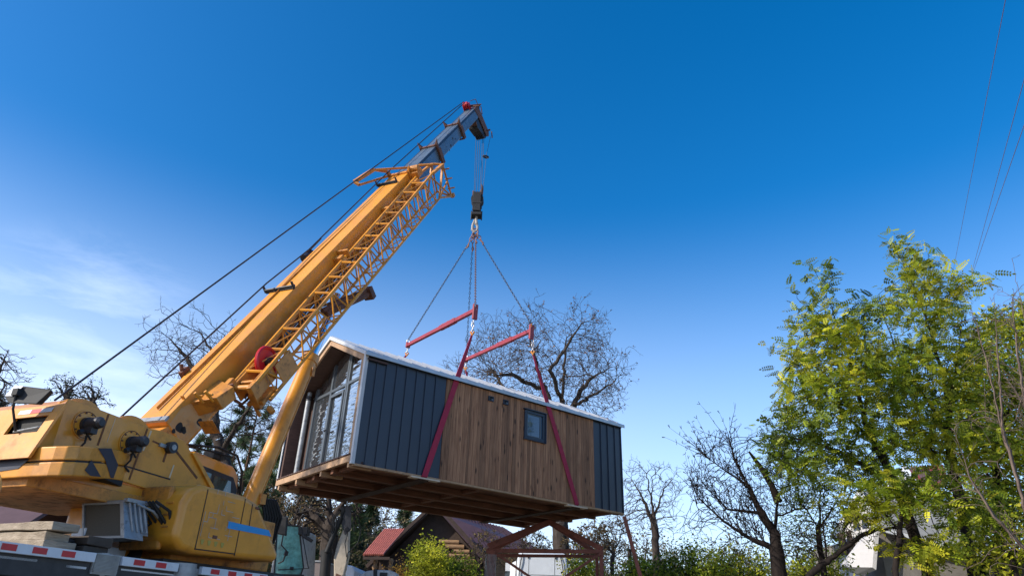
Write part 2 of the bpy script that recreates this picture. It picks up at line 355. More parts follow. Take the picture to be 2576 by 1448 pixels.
# collars with horns
for a, w_, t_, b_, mt in ((9.0, .27, .29, -.33, 'yellow_worn'), (11.2, .235, .255, -.26, 'rust'), (13.35, .215, .235, -.23, 'rust')):
    s = BM()
    s.box((-w_-.03, a-.05, t_-.03), (w_+.03, a+.06, t_+.02)); s.box((w_-.02, a-.05, b_), (w_+.03, a+.06, t_-.03)); s.box((-w_-.03, a-.05, b_), (-w_+.02, a+.06, t_-.03))
    s.box((-w_-.03, a-.05, b_-.03), (w_+.03, a+.06, b_))
    for sx in (-1, 1):
        s.add([(sx*(w_-.05), a-.05, t_+.02), (sx*(w_+.03), a-.05, t_+.02), (sx*(w_+.06), a, t_+.17), (sx*(w_-.05), a+.06, t_+.02), (sx*(w_+.03), a+.06, t_+.02), (sx*(w_+.05), a+.03, t_+.17)],
              [(0, 1, 2), (3, 5, 4), (0, 2, 5, 3), (1, 4, 5, 2), (0, 3, 4, 1)])
    if mt == 'rust': s.add([], []); s.box((w_+.03, a-.07, b_-.02), (w_+.055, a+.1, t_-.1))
    s.build('collar', mt, bo, bevel=.006)
# patches and holes in the grey sections
s = BM()
for a, n_, r_ in ((12.55, .02, .03), (12.25, -.1, .035), (12.75, -.06, .02), (12.05, -.17, .02), (11.9, -.02, .012)):
    s.box((.194, a-r_, n_-r_), (.199, a+r_*1.1, n_+r_*.9))
split_build(s, 'bolt_hole', 'black', bo, bevel=.008)
# greasy access holes near the foot
s = BM()
for a, n_, r_ in ((0.0, -.03, .062), (.31, -.2, .05), (-.1, .0, .028), (.03, -.1, .045)):
    s.add([(.253, a+r_*math.cos(t)*(1+.2*math.sin(3*t+a)), n_+r_*1.25*math.sin(t)*(1+.15*math.cos(2*t))) for t in [k*math.pi/9 for k in range(18)]]
          + [(.245, a+r_*math.cos(t), n_+r_*math.sin(t)) for t in [k*math.pi/9 for k in range(18)]],
          [tuple(range(18)), tuple(range(18, 36))]+[(i, (i+1) % 18, 18+(i+1) % 18, 18+i) for i in range(18)])
split_build(s, 'access_hole', 'black', bo)
# plate seam on the side and on top of the base section
s = BM(); s.box((-.05, .1, .222), (-.044, 8.6, .262+.004)); s.box((.2, .3, .214), (.25, .31, .27)); s.build('weld_seam', 'yellow_worn', bo)
s = BM(); s.prism([(.3, .2505), (.302, .2535), (.55, .2535), (.55, .2505)], 2, -.36, -.14); s.build('wear_plate', 'yellow_worn', bo)
s = BM(); s.add([(.2525, a_, n_) for a_, n_ in ((-.1, .12), (.18, .16), (.42, .08), (.62, -.02), (.95, -.12), (1.0, -.22), (.7, -.255), (.2, -.262), (-.1, -.255))], [tuple(range(9))])
s.build('worn_patch', mat('dusty_worn_paint', (.50, .33, .18), .7, col2=(.56, .24, .05), scale=5, dirt=(.24, .15, .09), dscale=8), bo)
# rope guides over the top
for a, x0, x1, mt in ((3.32, -.34, .25, 'darksteel'), (8.35, -.32, .20, 'darksteel')):
    tp_ = .21+.06*a/9
    s = BM(); s.tube([(x0, a, tp_+.045), (x1, a+.04, tp_+.035)], .026, 8); s.box((x0+.02, a-.03, tp_-.01), (x1, a+.03, tp_+.02))
    for x in (x0, x1): s.tube([(x, a, tp_), (x-.01, a+.02, tp_+.13)], .022, 8)
    s.build('rope_guide', mt, bo, smooth=True)
s = BM(); s.tube([(-.34, 4.7, .2), (-.34, 4.95, .2)], .09, 12); s.tube([(-.3, 4.82, .28), (-.3, 5.4, .3)], .02, 6); s.build('cable_drum', 'navy', bo, smooth=True)
s = BM(); s.box((-.33, .9, .1), (-.25, 1.06, .28)); s.tube([(-.29, .95, .28), (-.29, 1.0, .36)], .03, 8); s.build('lug', 'rust', bo, bevel=.01)
# fold-out frame beside the first collar
s = BM()
s.bar((-.29, 9.1, .35), (-.40, 8.6, .62), .06); s.bar((-.29, 8.95, .3), (-.5, 7.9, .52), .05); s.bar((-.40, 8.6, .62), (-.62, 7.95, .6), .07, .09)
s.bar((-.62, 7.95, .6), (-.5, 7.9, .52), .06); s.bar((.2, 9.3, .3), (-.4, 8.65, .6), .05)
s.build('guide_frame', 'yellow_worn', bo, bevel=.006)
# small bracket boxes on the side of the base section that carry the jib
s = BM(); s.box((.25, 8.05, -.05), (.45, 8.45, .1)); s.box((.25, 7.5, -.22), (.42, 7.7, .0)); s.box((.25, 7.1, -.1), (.46, 7.2, .12)); s.box((.25, 4.7, -.1), (.42, 4.85, .1)); s.box((.25, 4.9, -.02), (.5, 4.95, .16)); split_build(s, 'jib_bracket', 'yellow_worn', bo, bevel=.01)
s = BM(); s.add([(.25, .35, .12), (.62, .42, .10), (.62, .78, .02), (.25, .95, .06), (.25, .35, -.12), (.60, .45, -.12), (.60, .74, -.16), (.25, .9, -.2)],
          [(0, 1, 2, 3), (4, 7, 6, 5), (0, 4, 5, 1), (1, 5, 6, 2), (2, 6, 7, 3), (0, 3, 7, 4)])
s.build('support_bracket', 'yellow_worn', bo, bevel=.01)
s = BM()
for (x, a, n_) in ((.55, .42, .1), (.42, .38, .12)): s.tube([(x, a, n_-.05), (x-.02, a-.02, n_+.14)], .022, 8); s.tube([(x-.05, a, n_+.06), (x+.05, a, n_+.06)], .018, 6)
s.build('clamp_pin', 'yellow', bo, smooth=True)
# boom head
s = BM()
for x in (-.19, .165):
    s.prism([(15.2, .2), (15.62, .24), (15.72, .1), (15.98, -.72), (15.86, -.9), (15.62, -.9), (15.3, -.62), (15.15, -.2)], 0, x, x+.025) if False else s.add(
        [(xx, a, n_) for xx in (x, x+.025) for a, n_ in ((15.1, .2), (15.5, .23), (15.58, .1), (15.84, -.78), (15.72, -.9), (15.52, -.86), (15.42, -.5), (15.28, -.1))],
        [tuple(range(8))[::-1], tuple(range(8, 16))]+[(i, (i+1) % 8, 8+(i+1) % 8, 8+i) for i in range(8)])
s.box((-.165, 14.95, -.3), (.165, 15.0, -.18)); s.box((-.165, 15.4, .15), (.165, 15.45, .2))
hd_ = s.build('boom_head', 'rust', crane, bevel=.006)
s = BM(); s.add([(xx, a, n_) for xx in (-.16, .15) for a, n_ in ((15.08, -.17), (15.40, -.17), (15.55, -.70), (15.3, -.72), (15.0, -.38))], [(4, 3, 2, 1, 0), (5, 6, 7, 8, 9)]+[(i, (i+1) % 5, 5+(i+1) % 5, 5+i) for i in range(5)]); s.build('sheave_box', 'darksteel', hd_, bevel=.006)
s = BM()
for k in range(5): s.tube([(-.14+.06*k, 15.48, -.72), (-.105+.06*k, 15.48, -.72)], .17, 20)
s.build('sheave', 'darksteel', hd_, smooth=True)
s = BM()
for k in range(3): s.tube([(-.16+.05*k, 15.22, .33), (-.13+.05*k, 15.22, .33)], .12, 20)
s.box((-.19, 15.14, .19), (-.17, 15.32, .4)); s.box((0, 15.14, .19), (.02, 15.32, .4)); s.build('sheave', 'red', hd_, smooth=True)
s = BM(); s.tube([(.3, 15.7, -.7), (-.3, 15.7, -.7)], .03, 8); s.tube([(.32, 15.35, .2), (-.05, 15.35, .26)], .025, 8); s.tube([(.0, 15.3, .3), (.3, 15.55, .2)], .02, 8)
s.tube([(.1, 15.2, .45), (.2, 15.45, .42), (.22, 15.5, .1)], .012, 6); s.tube([(.28, 15.85, -.8), (.28, 15.72, -.98)], .02, 6); s.tube([(.34, 15.35, .18), (.34, 15.25, -.05)], .015, 6)
s.build('head_pin', 'rust', hd_, smooth=True)

# lattice jib stowed along the side
jib = BM()
def jc(k, a):
    "chord k at distance a: 0 inner top, 1 outer top, 2 outer bottom, 3 inner bottom"
    u = (a-1.0)/8.0
    x = (.42, .76, .76, .42)[k]
    top = -.13+.20*u; bot = -.50-.05*u
    return (x, a, (top+.06 if k == 0 else top) if k < 2 else bot)
for k in range(4):
    a0 = 1.0 if k in (0, 1) else 1.12
    jib.tube([jc(k, a0), jc(k, 9.15 if k != 1 else 9.3)], .032 if k < 2 else .028, 6)
a = 1.3; i = 0; ST = .56
while a < 9.0:
    a2 = min(a+ST, 9.1)
    jib.tube([jc(0, a), jc(1, a)], .024, 6)                      # rungs
    jib.tube([jc(3, a), jc(2, a)], .013, 5)
    for p, q in ((1, 2), (0, 3)):
        jib.tube([jc(p, a), jc(q, a+ST*.5)], .016, 5); jib.tube([jc(q, a+ST*.5), jc(p, a2)], .016, 5); jib.tube([jc(p, a), jc(q, a)], .011, 5)
    jib.tube([jc(0, a), jc(1, a2)], .012, 5)
    jib.tube([jc(3, a), jc(2, a2)] if i % 2 else [jc(2, a), jc(3, a2)], .012, 5)
    a += ST; i += 1
jb = jib.build('lattice_jib', 'yellow', crane, smooth=True)
# fork at the wide end of the jib
s = BM()
T1, T2, T3 = (.76, 9.95, .03), (.76, 9.85, -.80), (.42, 9.85, -.6)
s.bar(jc(1, 9.2), T1, .1, .06); s.bar(T1, T2, .04); s.bar(jc(2, 9.15), T2, .05); s.bar(jc(1, 9.0), T2, .035); s.bar(jc(2, 9.1), T1, .05); s.bar(jc(2, 9.1), (.76, 9.9, -.4), .035)
s.bar(jc(0, 9.15), (.5, 9.9, .12), .07, .05); s.bar((.5, 9.9, .12), T3, .035); s.bar(jc(3, 9.1), T3, .04); s.bar(T1, (.5, 9.9, .12), .05); s.bar(T2, T3, .04); s.bar(jc(3, 9.1), (.5, 9.9, .12), .04)
for q in ((.7, 9.95, -.1), (.7, 9.93, -.35), (.7, 9.9, -.6)): s.tube([q, (q[0]+.2, q[1], q[2])], .02, 6)
s.box((.72, 9.88, -.86), (.8, 10.0, -.76))
s.build('jib_fork', 'yellow_worn', jb, bevel=.005)
s = BM()
s.box((.3, 8.95, .1), (.5, 9.25, .26)); s.tube([(.3, 9.1, .3), (.5, 9.1, .3)], .09, 12); s.box((.28, 8.7, -.02), (.5, 8.9, .12)); s.tube([(.4, 9.35, .3), (.72, 9.5, .2)], .035, 6)
s.box((.5, 8.6, -.1), (.7, 8.75, .05))
s.build('jib_hinge', 'yellow_worn', jb, bevel=.012)
# dark hydraulic lines and a long inner rail seen through the lattice
s = BM()
for k in range(3): s.tube([(.3+.03*k, 1.3, -.22-.05*k), (.3+.03*k, 5.0, -.12-.05*k), (.3+.03*k, 8.3, -.1-.04*k)], .012, 5)
s.build('hydraulic_line', 'black', bo, smooth=True)
s = BM(); s.bar((.29, 2.0, -.33), (.33, 8.8, -.2), .07, .05); s.bar((.36, 1.6, -.12), (.36, 7.5, .0), .05, .05)
for a in (2.3, 2.9, 3.5, 4.1, 4.7, 5.3, 5.9, 6.5, 7.1): s.bar((.3, a, -.34), (.37, a+.2, -.1), .03)
s.build('jib_rail', 'yellow_worn', bo, bevel=.004)
s = BM(); s.box((.253, 1.9, -.30), (.262, 2.1, -.2)); s.box((.253, 2.5, -.27), (.262, 2.75, -.16)); s.box((.253, 3.2, -.25), (.262, 3.4, -.14)); s.box((.253, 8.0, -.12), (.262, 8.5, .05)); split_build(s, 'blue_decal', 'blue', bo)
# tip of the jib with its red sheave
s = BM()
s.ring((.56, 1.62, -.15), (1, 0, 0), .22, .032, 32, 8)
sh = s.build('jib_sheave', 'red', jb, smooth=True)
s = BM(); s.tube([(.555, 1.62, -.15), (.572, 1.62, -.15)], .21, 24); s.build('sheave_web', 'red', sh, smooth=True)
s = BM(); s.tube([(.54, 1.62, -.15), (.65, 1.62, -.15)], .07, 14); s.build('hub', 'darksteel', sh, smooth=True)
s = BM()
s.box((.44, .92, -.34), (.47, 1.5, -.06)); s.box((.70, .92, -.36), (.73, 1.5, -.10)); s.box((.44, 1.0, -.5), (.73, 1.4, -.44)); s.box((.47, 1.05, -.4), (.7, 1.1, -.1))
s.tube([(.40, .95, -.12), (.80, .95, -.14)], .045, 10); s.box((.36, .86, -.1), (.46, 1.02, .02)); s.box((.72, .86, -.2), (.80, 1.02, -.08))
s.box((.76, 1.5, -.52), (.78, 1.95, -.16)); s.box((.42, 1.1, -.62), (.5, 1.5, -.5)); s.box((.55, .98, -.56), (.66, 1.12, -.3))
s.tube([(.46, 1.1, -.6), (.46, 1.1, -.76)], .03, 8); s.tube([(.74, 1.05, -.58), (.82, 1.0, -.64)], .045, 8)
s.build('jib_tip', 'yellow_worn', jb, bevel=.01)
s = BM(); s.bar((.3, .7, .03), (.55, .86, .0), .04); s.bar((.45, .72, .0), (.46, .9, -.38), .035); s.bar((.46, .9, -.38), (.46, 1.25, -.42), .03); s.bar((.46, 1.0, -.35), (.6, 1.2, -.2), .03)
s.tube([(.3, 1.0, -.45), (.34, 1.02, -.52), (.3, 1.05, -.56)], .025, 6)
s.build('jib_strut', 'rust', jb, bevel=.004)
# the stub beam that sticks out under the boom
s = BM(); s.tube([(.45, 3.55, -.45), (.62, 4.85, -.80)], .07, 8); s.tube([(.45, 3.5, -.36), (.62, 4.8, -.70)], .05, 8); s.box((.52, 4.75, -.9), (.72, 4.88, -.66)); s.bar((.3, 3.5, -.3), (.62, 4.6, -.62), .04)
s.build('jib_stay', 'rust', jb, bevel=.006)

# luffing cylinder
cy = MB(); cy.tube([(0, 1.80, 2.45), (0, 2.80, 5.56)], .135, 28); cy.tube([(0, 2.79, 5.52), (0, 2.83, 5.66)], .15, 28)
c1 = cy.build('luffing_cylinder', 'yellow', crane, smooth=True)
cy = MB(); cy.tube([(0, 2.81, 5.6), (0, 3.30, 7.1)], .095, 24); cy.build('piston_rod', 'chrome', c1, smooth=True)
cy = MB(); cy.tube([(.125, 1.95, 2.8), (.13, 2.75, 5.3)], .016, 6); cy.box((.1, 2.72, 5.25), (.16, 2.8, 5.4)); cy.box((-.02, 2.0, 2.95), (.17, 2.12, 3.1)); cy.build('hydraulic_line', 'yellow_worn', c1, smooth=True)
cy = MB()
for k in range(7): cy.tube([(.1+.02*k, 2.1+.03*k, 3.05), (.12+.02*k, 2.22+.04*k, 2.8), (.1, 2.25+.05*k, 2.45), (.05, 2.1, 2.2)], .022, 6)
cy.build('hose_bundle', 'black', crane, smooth=True)

# superstructure: side plates
PL = [(-.10, 2.1), (-.15, 2.70), (-.19, 2.68), (-.95, 2.72), (-1.9, 2.62), (-1.88, 3.34), (-1.79, 3.40), (-1.46, 3.40), (-.73, 3.37), (-.48, 3.39), (-.32, 3.38), (-.13, 3.36), (.57, 2.89), (.60, 2.1)]
sup = MB(); sup.prism(PL, 0, .565, .60); sup.prism(PL, 0, -.60, -.565); sup.box((-.56, -1.84, 2.56), (.56, .5, 2.7))
body = sup.build('superstructure', 'yellow', crane, bevel=.008)
s = MB(); s.prism([(.02, 3.23), (.06, 3.26), (.52, 2.9), (.46, 2.88)], 0, .6, .635); s.build('stiffener', 'yellow', body, bevel=.004)
s = MB(); s.tube([(.6, -.34, 3.22), (.68, -.34, 3.22)], .07, 20); p_ = s.build('pivot_pin', 'darksteel', body, smooth=True)
s = MB(); s.tube([(.679, -.34, 3.22), (.69, -.34, 3.22)], .035, 16); s.box((.6, -.5, 3.20), (.63, -.4, 3.24)); s.build('pin_cap', 'greymetal', p_, smooth=True)
# winch motors with flanges
for y, z in ((-1.52, 3.19), (-.90, 3.14)):
    s = MB(); s.tube([(.60, y, z), (.612, y, z)], .155, 32); fl = s.build('winch_flange', 'yellow', body, smooth=True)
    s = MB(); s.ring((.614, y, z), (1, 0, 0), .14, .004, 32, 4)
    for k in range(10): an = k*.628; s.tube([(.61, y+.125*math.cos(an), z+.125*math.sin(an)), (.625, y+.125*math.cos(an), z+.125*math.sin(an))], .009, 8)
    s.build('bolt_circle', 'rust', fl, smooth=True)
    s = MB(); s.tube([(.61, y, z), (.66, y, z)], .078, 20); s.tube([(.66, y, z), (.82, y, z+.01)], [.07, .062], 20); s.tube([(.82, y, z+.01), (.85, y, z+.01)], [.062, .04], 20)
    s.box((.66, y-.05, z-.11), (.78, y+.03, z-.04)); s.tube([(.7, y-.08, z-.1), (.7, y-.12, z-.12)], .03, 8)
    mo = s.build('winch_motor', 'darksteel', body, smooth=True)
    s = MB(); s.tube([(.7, y-.02, z-.1), (.68, y+.0, z-.2), (.64, y-.02, z-.27), (.62, y+.07, z-.31)], .012, 6); s.tube([(.72, y-.05, z-.1), (.70, y+.04, z-.16), (.62, y+.1, z-.13)], .01, 6); s.build('hose', 'black', mo, smooth=True)
for y in (-1.52, -.85):
    s = MB(); s.tube([(-.5, y, 3.14), (.5, y, 3.14)], .2, 24)
    for x in (-.5, .5): s.tube([(x-.012, y, 3.14), (x+.012, y, 3.14)], .34, 36)
    s.build('winch_drum', 'yellow', body, smooth=True)
    s = MB()
    for k in range(36): s.ring((-.46+.026*k, y, 3.14), (1, 0, 0), .215, .012, 24, 4)
    s.build('wound_rope', 'rope', body, smooth=True)
# rear hood with its window-like opening
s = MB()
y0 = -2.06
def hp(x, z, dy=0): return (x, y0+dy+(z-2.85)*.32, z)
X0, X1, Z0, Z1 = -1.0, .74, 2.70, 3.30
ox0, ox1, oz0, oz1 = .12, .61, 2.985, 3.175
for (xa, xb, za, zb) in ((X0, X1, oz1, Z1), (X0, X1, Z0, oz0), (X0, ox0, oz0, oz1), (ox1, X1, oz0, oz1)):
    s.add([hp(xa, za), hp(xb, za), hp(xb, zb), hp(xa, zb), hp(xa, za, .03), hp(xb, za, .03), hp(xb, zb, .03), hp(xa, zb, .03)],
          [(0, 1, 2, 3), (7, 6, 5, 4), (0, 4, 5, 1), (1, 5, 6, 2), (2, 6, 7, 3), (3, 7, 4, 0)])
hood = s.build('winch_cover', 'yellow', body, bevel=.0)
s = MB(); s.add([hp(X0, Z1-.001), hp(X1, Z1-.001), (.60, -1.80, 3.385), (X0, -1.80, 3.385), hp(X0, Z1-.03, .03), hp(X1, Z1-.03, .03), (.60, -1.80, 3.35), (X0, -1.80, 3.35)],
          [(0, 1, 2, 3), (7, 6, 5, 4), (0, 4, 5, 1), (1, 5, 6, 2), (2, 6, 7, 3), (3, 7, 4, 0)])
s.add([hp(X1, Z0), hp(X1, Z1), (.60, -1.80, 3.36), (.60, -1.80, 2.86)], [(0, 1, 2, 3)])
s.build('cover_top', 'yellow', hood)
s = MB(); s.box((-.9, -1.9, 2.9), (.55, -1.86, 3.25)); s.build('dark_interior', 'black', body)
s = MB(); s.tube([(.16, -1.95, 3.03), (.58, -1.95, 3.06)], .012, 6); s.build('inner_rod', 'greymetal', body, smooth=True)
s = MB()
for x0_, x1_ in ((.12, .3), (.45, .62)): s.add([hp(x0_, 3.215, -.004), hp(x1_, 3.215, -.004), hp(x1_-.005, 3.265, -.004), hp(x0_, 3.265, -.004)], [(0, 1, 2, 3)])
split_build(s, 'white_marker', 'white', hood)
s = MB(); s.add([hp(.3, 3.215, -.004), hp(.45, 3.215, -.004), hp(.45, 3.265, -.004), hp(.3, 3.265, -.004)], [(0, 1, 2, 3)]); split_build(s, 'red_marker', 'red', hood)
# counterweight: plan outline with a rounded rear corner, running in to the side plates at the front
def plan(off=0.):
    return [(-1.1, -1.3), (-1.1, -1.85), (-.95, -1.98), (-.4, -2.02), (.2, -2.03), (.75, -2.03), (.95, -2.01), (1.05, -1.96), (1.08, -1.86), (1.0, -1.66), (.85, -1.36), (.70, -1.06), (.606, -.86), (.5, -.86)]
def cwz(y, lo):
    if lo: return float(np.interp(y, [-2.0, -1.5, -.9], [2.53, 2.62, 2.72]))
    return float(np.interp(y, [-2.0, -1.7, -1.3, -.86], [2.82, 2.88, 2.985, 3.03]))
def ring_body(zlo, zhi, off=0.):
    b = MB(); pts = plan(); n_ = len(pts)
    vs = [(x, y, zlo(y)) for x, y in pts]+[(x, y, zhi(y)) for x, y in pts]
    b.add(vs, [tuple(range(n_))[::-1], tuple(range(n_, 2*n_))]+[(i, (i+1) % n_, n_+(i+1) % n_, n_+i) for i in range(n_)])
    return b
lowr = ring_body(lambda y: cwz(y, 1), lambda y: .5*(cwz(y, 1)+cwz(y, 0))-.008)
cwo = lowr.build('counterweight', 'yellow', crane, bevel=.012)
ring_body(lambda y: .5*(cwz(y, 1)+cwz(y, 0))+.008, lambda y: cwz(y, 0)).build('upper_block', 'yellow', cwo, bevel=.012)
s = MB(); pts = [(x*.985, y*.99) for x, y in plan()]; s.prism(pts, 2, 2.66, 2.8); s.build('joint_gap', 'black', cwo)
s = MB(); s.box((-1.0, -1.95, 2.46), (.62, -.3, 2.60)); s.build('underside_frame', 'yellow_worn', cwo, bevel=.01)
# decals on the counterweight: grey plate at the rear, chevrons, marker tape
def onside(y, z, o=.004):
    return (float(np.interp(y, [-1.96, -1.86, -1.66, -1.36, -1.06, -.86], [1.05, 1.08, 1.0, .85, .70, .606]))+o+.002, y-.002, z)
s = MB()
ZL = lambda y: cwz(y, 1)+.012
ZH = lambda y: cwz(y, 0)-.012
for y0_, y1_, f0, f1 in ((-1.60, -1.40, 1, .52), (-1.66, -1.5, .46, .02)):
    pass
s.add([onside(-1.56, ZH(-1.56)), onside(-1.30, ZH(-1.30)), onside(-1.06, .5*(ZH(-1.06)+ZL(-1.06))), onside(-1.08, ZL(-1.08)), onside(-1.14, ZL(-1.14)), onside(-1.36, .5*(ZH(-1.36)+ZL(-1.36))+.03)], [(0, 1, 2, 3, 4, 5)])
s.add([onside(-1.62, .5*(ZH(-1.62)+ZL(-1.62))+.02), onside(-1.34, ZL(-1.34)), onside(-1.55, ZL(-1.55)), onside(-1.68, ZL(-1.68)+.05)], [(0, 1, 2, 3)])
split_build(s, 'chevron_decal', 'navy', cwo)
def onrear(x, z): 
    xs = [-1.1, -.95, -.4, .2, .75, .95, 1.05]; ys = [-1.85, -1.98, -2.02, -2.03, -2.03, -2.01, -1.96]
    return (x, float(np.interp(x, xs, ys))-.006, z)
s = MB()
s.add([onrear(-.5, 2.60), onrear(.3, 2.60), onrear(.55, 2.615), onrear(.66, 2.70), onrear(.60, 2.765), onrear(-.5, 2.775)], [tuple(range(6))]); s.build('grey_plate', 'navy', cwo)
for k, (xa, xb) in enumerate(((.06, .20), (.20, .34), (.34, .48), (.48, .62))):
    s = MB(); s.add([onrear(xa, 2.785), onrear(xb, 2.782), onrear(xb, 2.812), onrear(xa, 2.815)], [(0, 1, 2, 3)]); s.build('white_marker' if k % 2 else 'red_marker', 'white' if k % 2 else 'red', cwo)
# seams, pale edge strips and rusty streaks on the side plate
def strip(y0, z0, y1, z1, w_, name, m, x=.6, parent=None):
    q = MB(); d = Vector((y1-y0, z1-z0)).normalized(); p = Vector((-d.y, d.x))*w_/2
    q.add([(x, y0-p.x, z0-p.y), (x, y1-p.x, z1-p.y), (x, y1+p.x, z1+p.y), (x, y0+p.x, z0+p.y), (x+.004, y0-p.x, z0-p.y), (x+.004, y1-p.x, z1-p.y), (x+.004, y1+p.x, z1+p.y), (x+.004, y0+p.x, z0+p.y)], [(3, 2, 1, 0), (4, 5, 6, 7), (0, 1, 5, 4), (1, 2, 6, 5), (2, 3, 7, 6), (3, 0, 4, 7)]); return q.build(name, m, parent or body)
RS = mat('rust_streak', (.16, .06, .02), .8, var=.4, scale=14)
PS = mat('bare_edge_metal', (.62, .47, .30), .5, var=.1)
strip(-1.28, 3.38, -1.30, 3.02, .022, 'rust_streak', RS); strip(-.72, 3.36, -.78, 2.75, .024, 'rust_streak', RS)
strip(-.66, 3.35, -.70, 3.10, .022, 'edge_strip', PS); strip(-.20, 3.04, -.22, 2.88, .02, 'edge_strip', PS)
strip(-.60, 3.24, -.40, 3.22, .02, 'rust_streak', RS); strip(-.36, 3.16, -.37, 3.04, .03, 'rust_streak', RS); strip(-.24, 3.22, .22, 2.96, .03, 'rust_streak', RS)
strip(-.94, 2.885, -.20, 2.865, .016, 'joint_line', 'black'); strip(-1.18, 3.36, -1.20, 3.08, .006, 'joint_line', PS)
strip(-1.0, 3.02, -1.0, 2.9, .02, 'rust_streak', RS)
# yellow air tank at the very left
s = MB(); s.tube([(.75, -2.75, 2.3), (1.12, -2.62, 2.3)], .16, 24); s.tube([(1.12, -2.62, 2.3), (1.16, -2.605, 2.3)], [.16, .1], 24); s.build('air_tank', 'yellow', crane, smooth=True)
# rear hood lit by the sun
s = MB(); s.box((-.29, -.75, 1.95), (.42, -.3, 2.52)); s.build('rear_hood', 'yellow', crane, bevel=.09, seg=5)
s = MB(); s.box((.22, -1.0, 1.88), (.42, -.4, 2.2)); s.build('pale_step', 'white', crane, bevel=.01)
# oil cooler
ck = empty('oil_cooler', '', ''); 
for k_ in ('label', 'category'): del ck[k_]
ck.parent = crane
def ckp(x, z, d=0): return (x+.42*(2.43-z)-.02, -1.0+d-(2.43-z)*.02, z)
s = MB()
def frame_quad(b, x0, x1, z0, z1, d0, d1):
    b.add([ckp(x0, z0, d0), ckp(x1, z0, d0), ckp(x1, z1, d0), ckp(x0, z1, d0), ckp(x0, z0, d1), ckp(x1, z0, d1), ckp(x1, z1, d1), ckp(x0, z1, d1)],
          [(0, 1, 2, 3), (7, 6, 5, 4), (0, 4, 5, 1), (1, 5, 6, 2), (2, 6, 7, 3), (3, 7, 4, 0)])
frame_quad(s, .30, .86, 2.08, 2.11, 0, .25); frame_quad(s, .30, .86, 2.44, 2.48, 0, .25); frame_quad(s, .28, .31, 2.08, 2.48, 0, .25); frame_quad(s, .84, .90, 2.08, 2.48, 0, .25)
s.build('cooler_frame', 'greymetal', ck, bevel=.006)
s = MB(); frame_quad(s, .31, .84, 2.11, 2.44, .02, .2); s.build('cooler_screen', 'mesh', ck)
s = MB()
frame_quad(s, .86, .88, 2.14, 2.5, .12, .34)
for k in range(4): s.bar((.90+.004*k, -.95+.06*k, 2.46), (1.0+.004*k, -.9+.06*k, 2.16), .014, .022)
s.box((.86, -1.0, 2.46), (.92, -.55, 2.5)); s.tube([(.96, -.9, 2.45), (1.0, -.7, 2.4), (.97, -.5, 2.3)], .015, 6)
s.build('cooler_bracket', 'greymetal', ck, bevel=.004)
s = MB()
for k in range(8):
    r_ = random.Random(k); s.tube([(.7+.05*k, -.75, 2.5), (.75+.05*k, -.6+.1*r_.random(), 2.45-.2*r_.random()), (.8+.04*k, -.4, 2.3-.1*k*.3)], .012+.008*r_.random(), 6)
s.build('hose_bundle', 'black', crane, smooth=True)
# lower frame and slewing ring
s = MB(); s.tube([(0, .3, 1.86), (0, .3, 2.06)], .6, 40); s.box((-.7, -.3, 1.84), (.9, 1.9, 1.95)); s.build('slewing_ring', 'darksteel', crane, smooth=True)
s = MB(); s.box((-.6, -.15, 1.95), (.85, 1.6, 2.6)); s.build('slewing_frame', 'yellow_worn', crane, bevel=.02)
# engine cover with rounded front
ec = MB(); ec.prism([(-.54, 2.52), (-.54, 2.12), (-.42, 2.03), (-.2, 2.0), (1.22, 2.045), (1.30, 2.09), (1.27, 2.17), (1.0, 2.44), (.73, 2.70), (.46, 2.76), (-.30, 2.76), (-.46, 2.68)], 0, .62, 1.24)
eco = ec.build('engine_cover', 'yellow', crane, bevel=.07, seg=5, smooth=True)
s = MB()
for y in (-.22, .44): s.prism([(y, 2.05), (y+.012, 2.05), (y+.012+.04*0, 2.72), (y, 2.72)], 0, 1.238, 1.2435)
s.prism([(.60, 2.4), (.612, 2.4), (.60, 2.68), (.588, 2.68)], 0, 1.238, 1.2435)
s.prism([(-.22, 2.05), (-.22, 2.062), (.44, 2.075), (.44, 2.063)], 0, 1.238, 1.2435)
split_build(s, 'panel_gap', 'black', eco)
s = MB(); s.add([(1.2445, .23, 2.34), (1.2445, 1.06, 2.345), (1.2445, .99, 2.415), (1.2445, .23, 2.42)], [(0, 1, 2, 3)]); s.build('blue_stripe', 'blue', eco)
# pale line pattern decal on the door
random.seed(5); s = MB(); X = 1.2445
def ln(y0, z0, y1, z1, w_=.007):
    d = Vector((y1-y0, z1-z0)).normalized(); p = Vector((-d.y, d.x))*w_/2
    s.add([(X, y0-p.x, z0-p.y), (X, y1-p.x, z1-p.y), (X, y1+p.x, z1+p.y), (X, y0+p.x, z0+p.y)], [(0, 1, 2, 3)])
for k in range(34):
    y = -.18+random.randint(0, 8)*.065; z = 2.2+random.randint(0, 9)*.055
    if random.random() < .5: ln(y, z, y+.065*random.choice((1, 2)), z)
    else: ln(y, z, y, z+.055*random.choice((1, 2)))
s.build('line_decal', mat('pale_decal', (.40, .36, .34), .5, var=.1), eco)
s = MB()
for k in range(4): s.add([(X, -.16+.11*k, 2.17), (X, -.1+.11*k, 2.17), (X, -.115+.11*k, 2.115), (X, -.145+.11*k, 2.115)], [(0, 1, 2, 3)])
split_build(s, 'vent_decal', mat('olive_decal', (.40, .30, .05), .5), eco)
s = MB(); s.box((1.23, .02, 2.2), (1.25, .09, 2.235)); s.box((1.23, .66, 2.63), (1.25, .73, 2.66)); split_build(s, 'door_latch', 'rust', eco, bevel=.004)
s = MB()
for k in range(3): s.box((1.0, -.552, 2.25+.13*k), (1.1, -.538, 2.27+.13*k))
split_build(s, 'louvre', 'yellow_worn', eco)
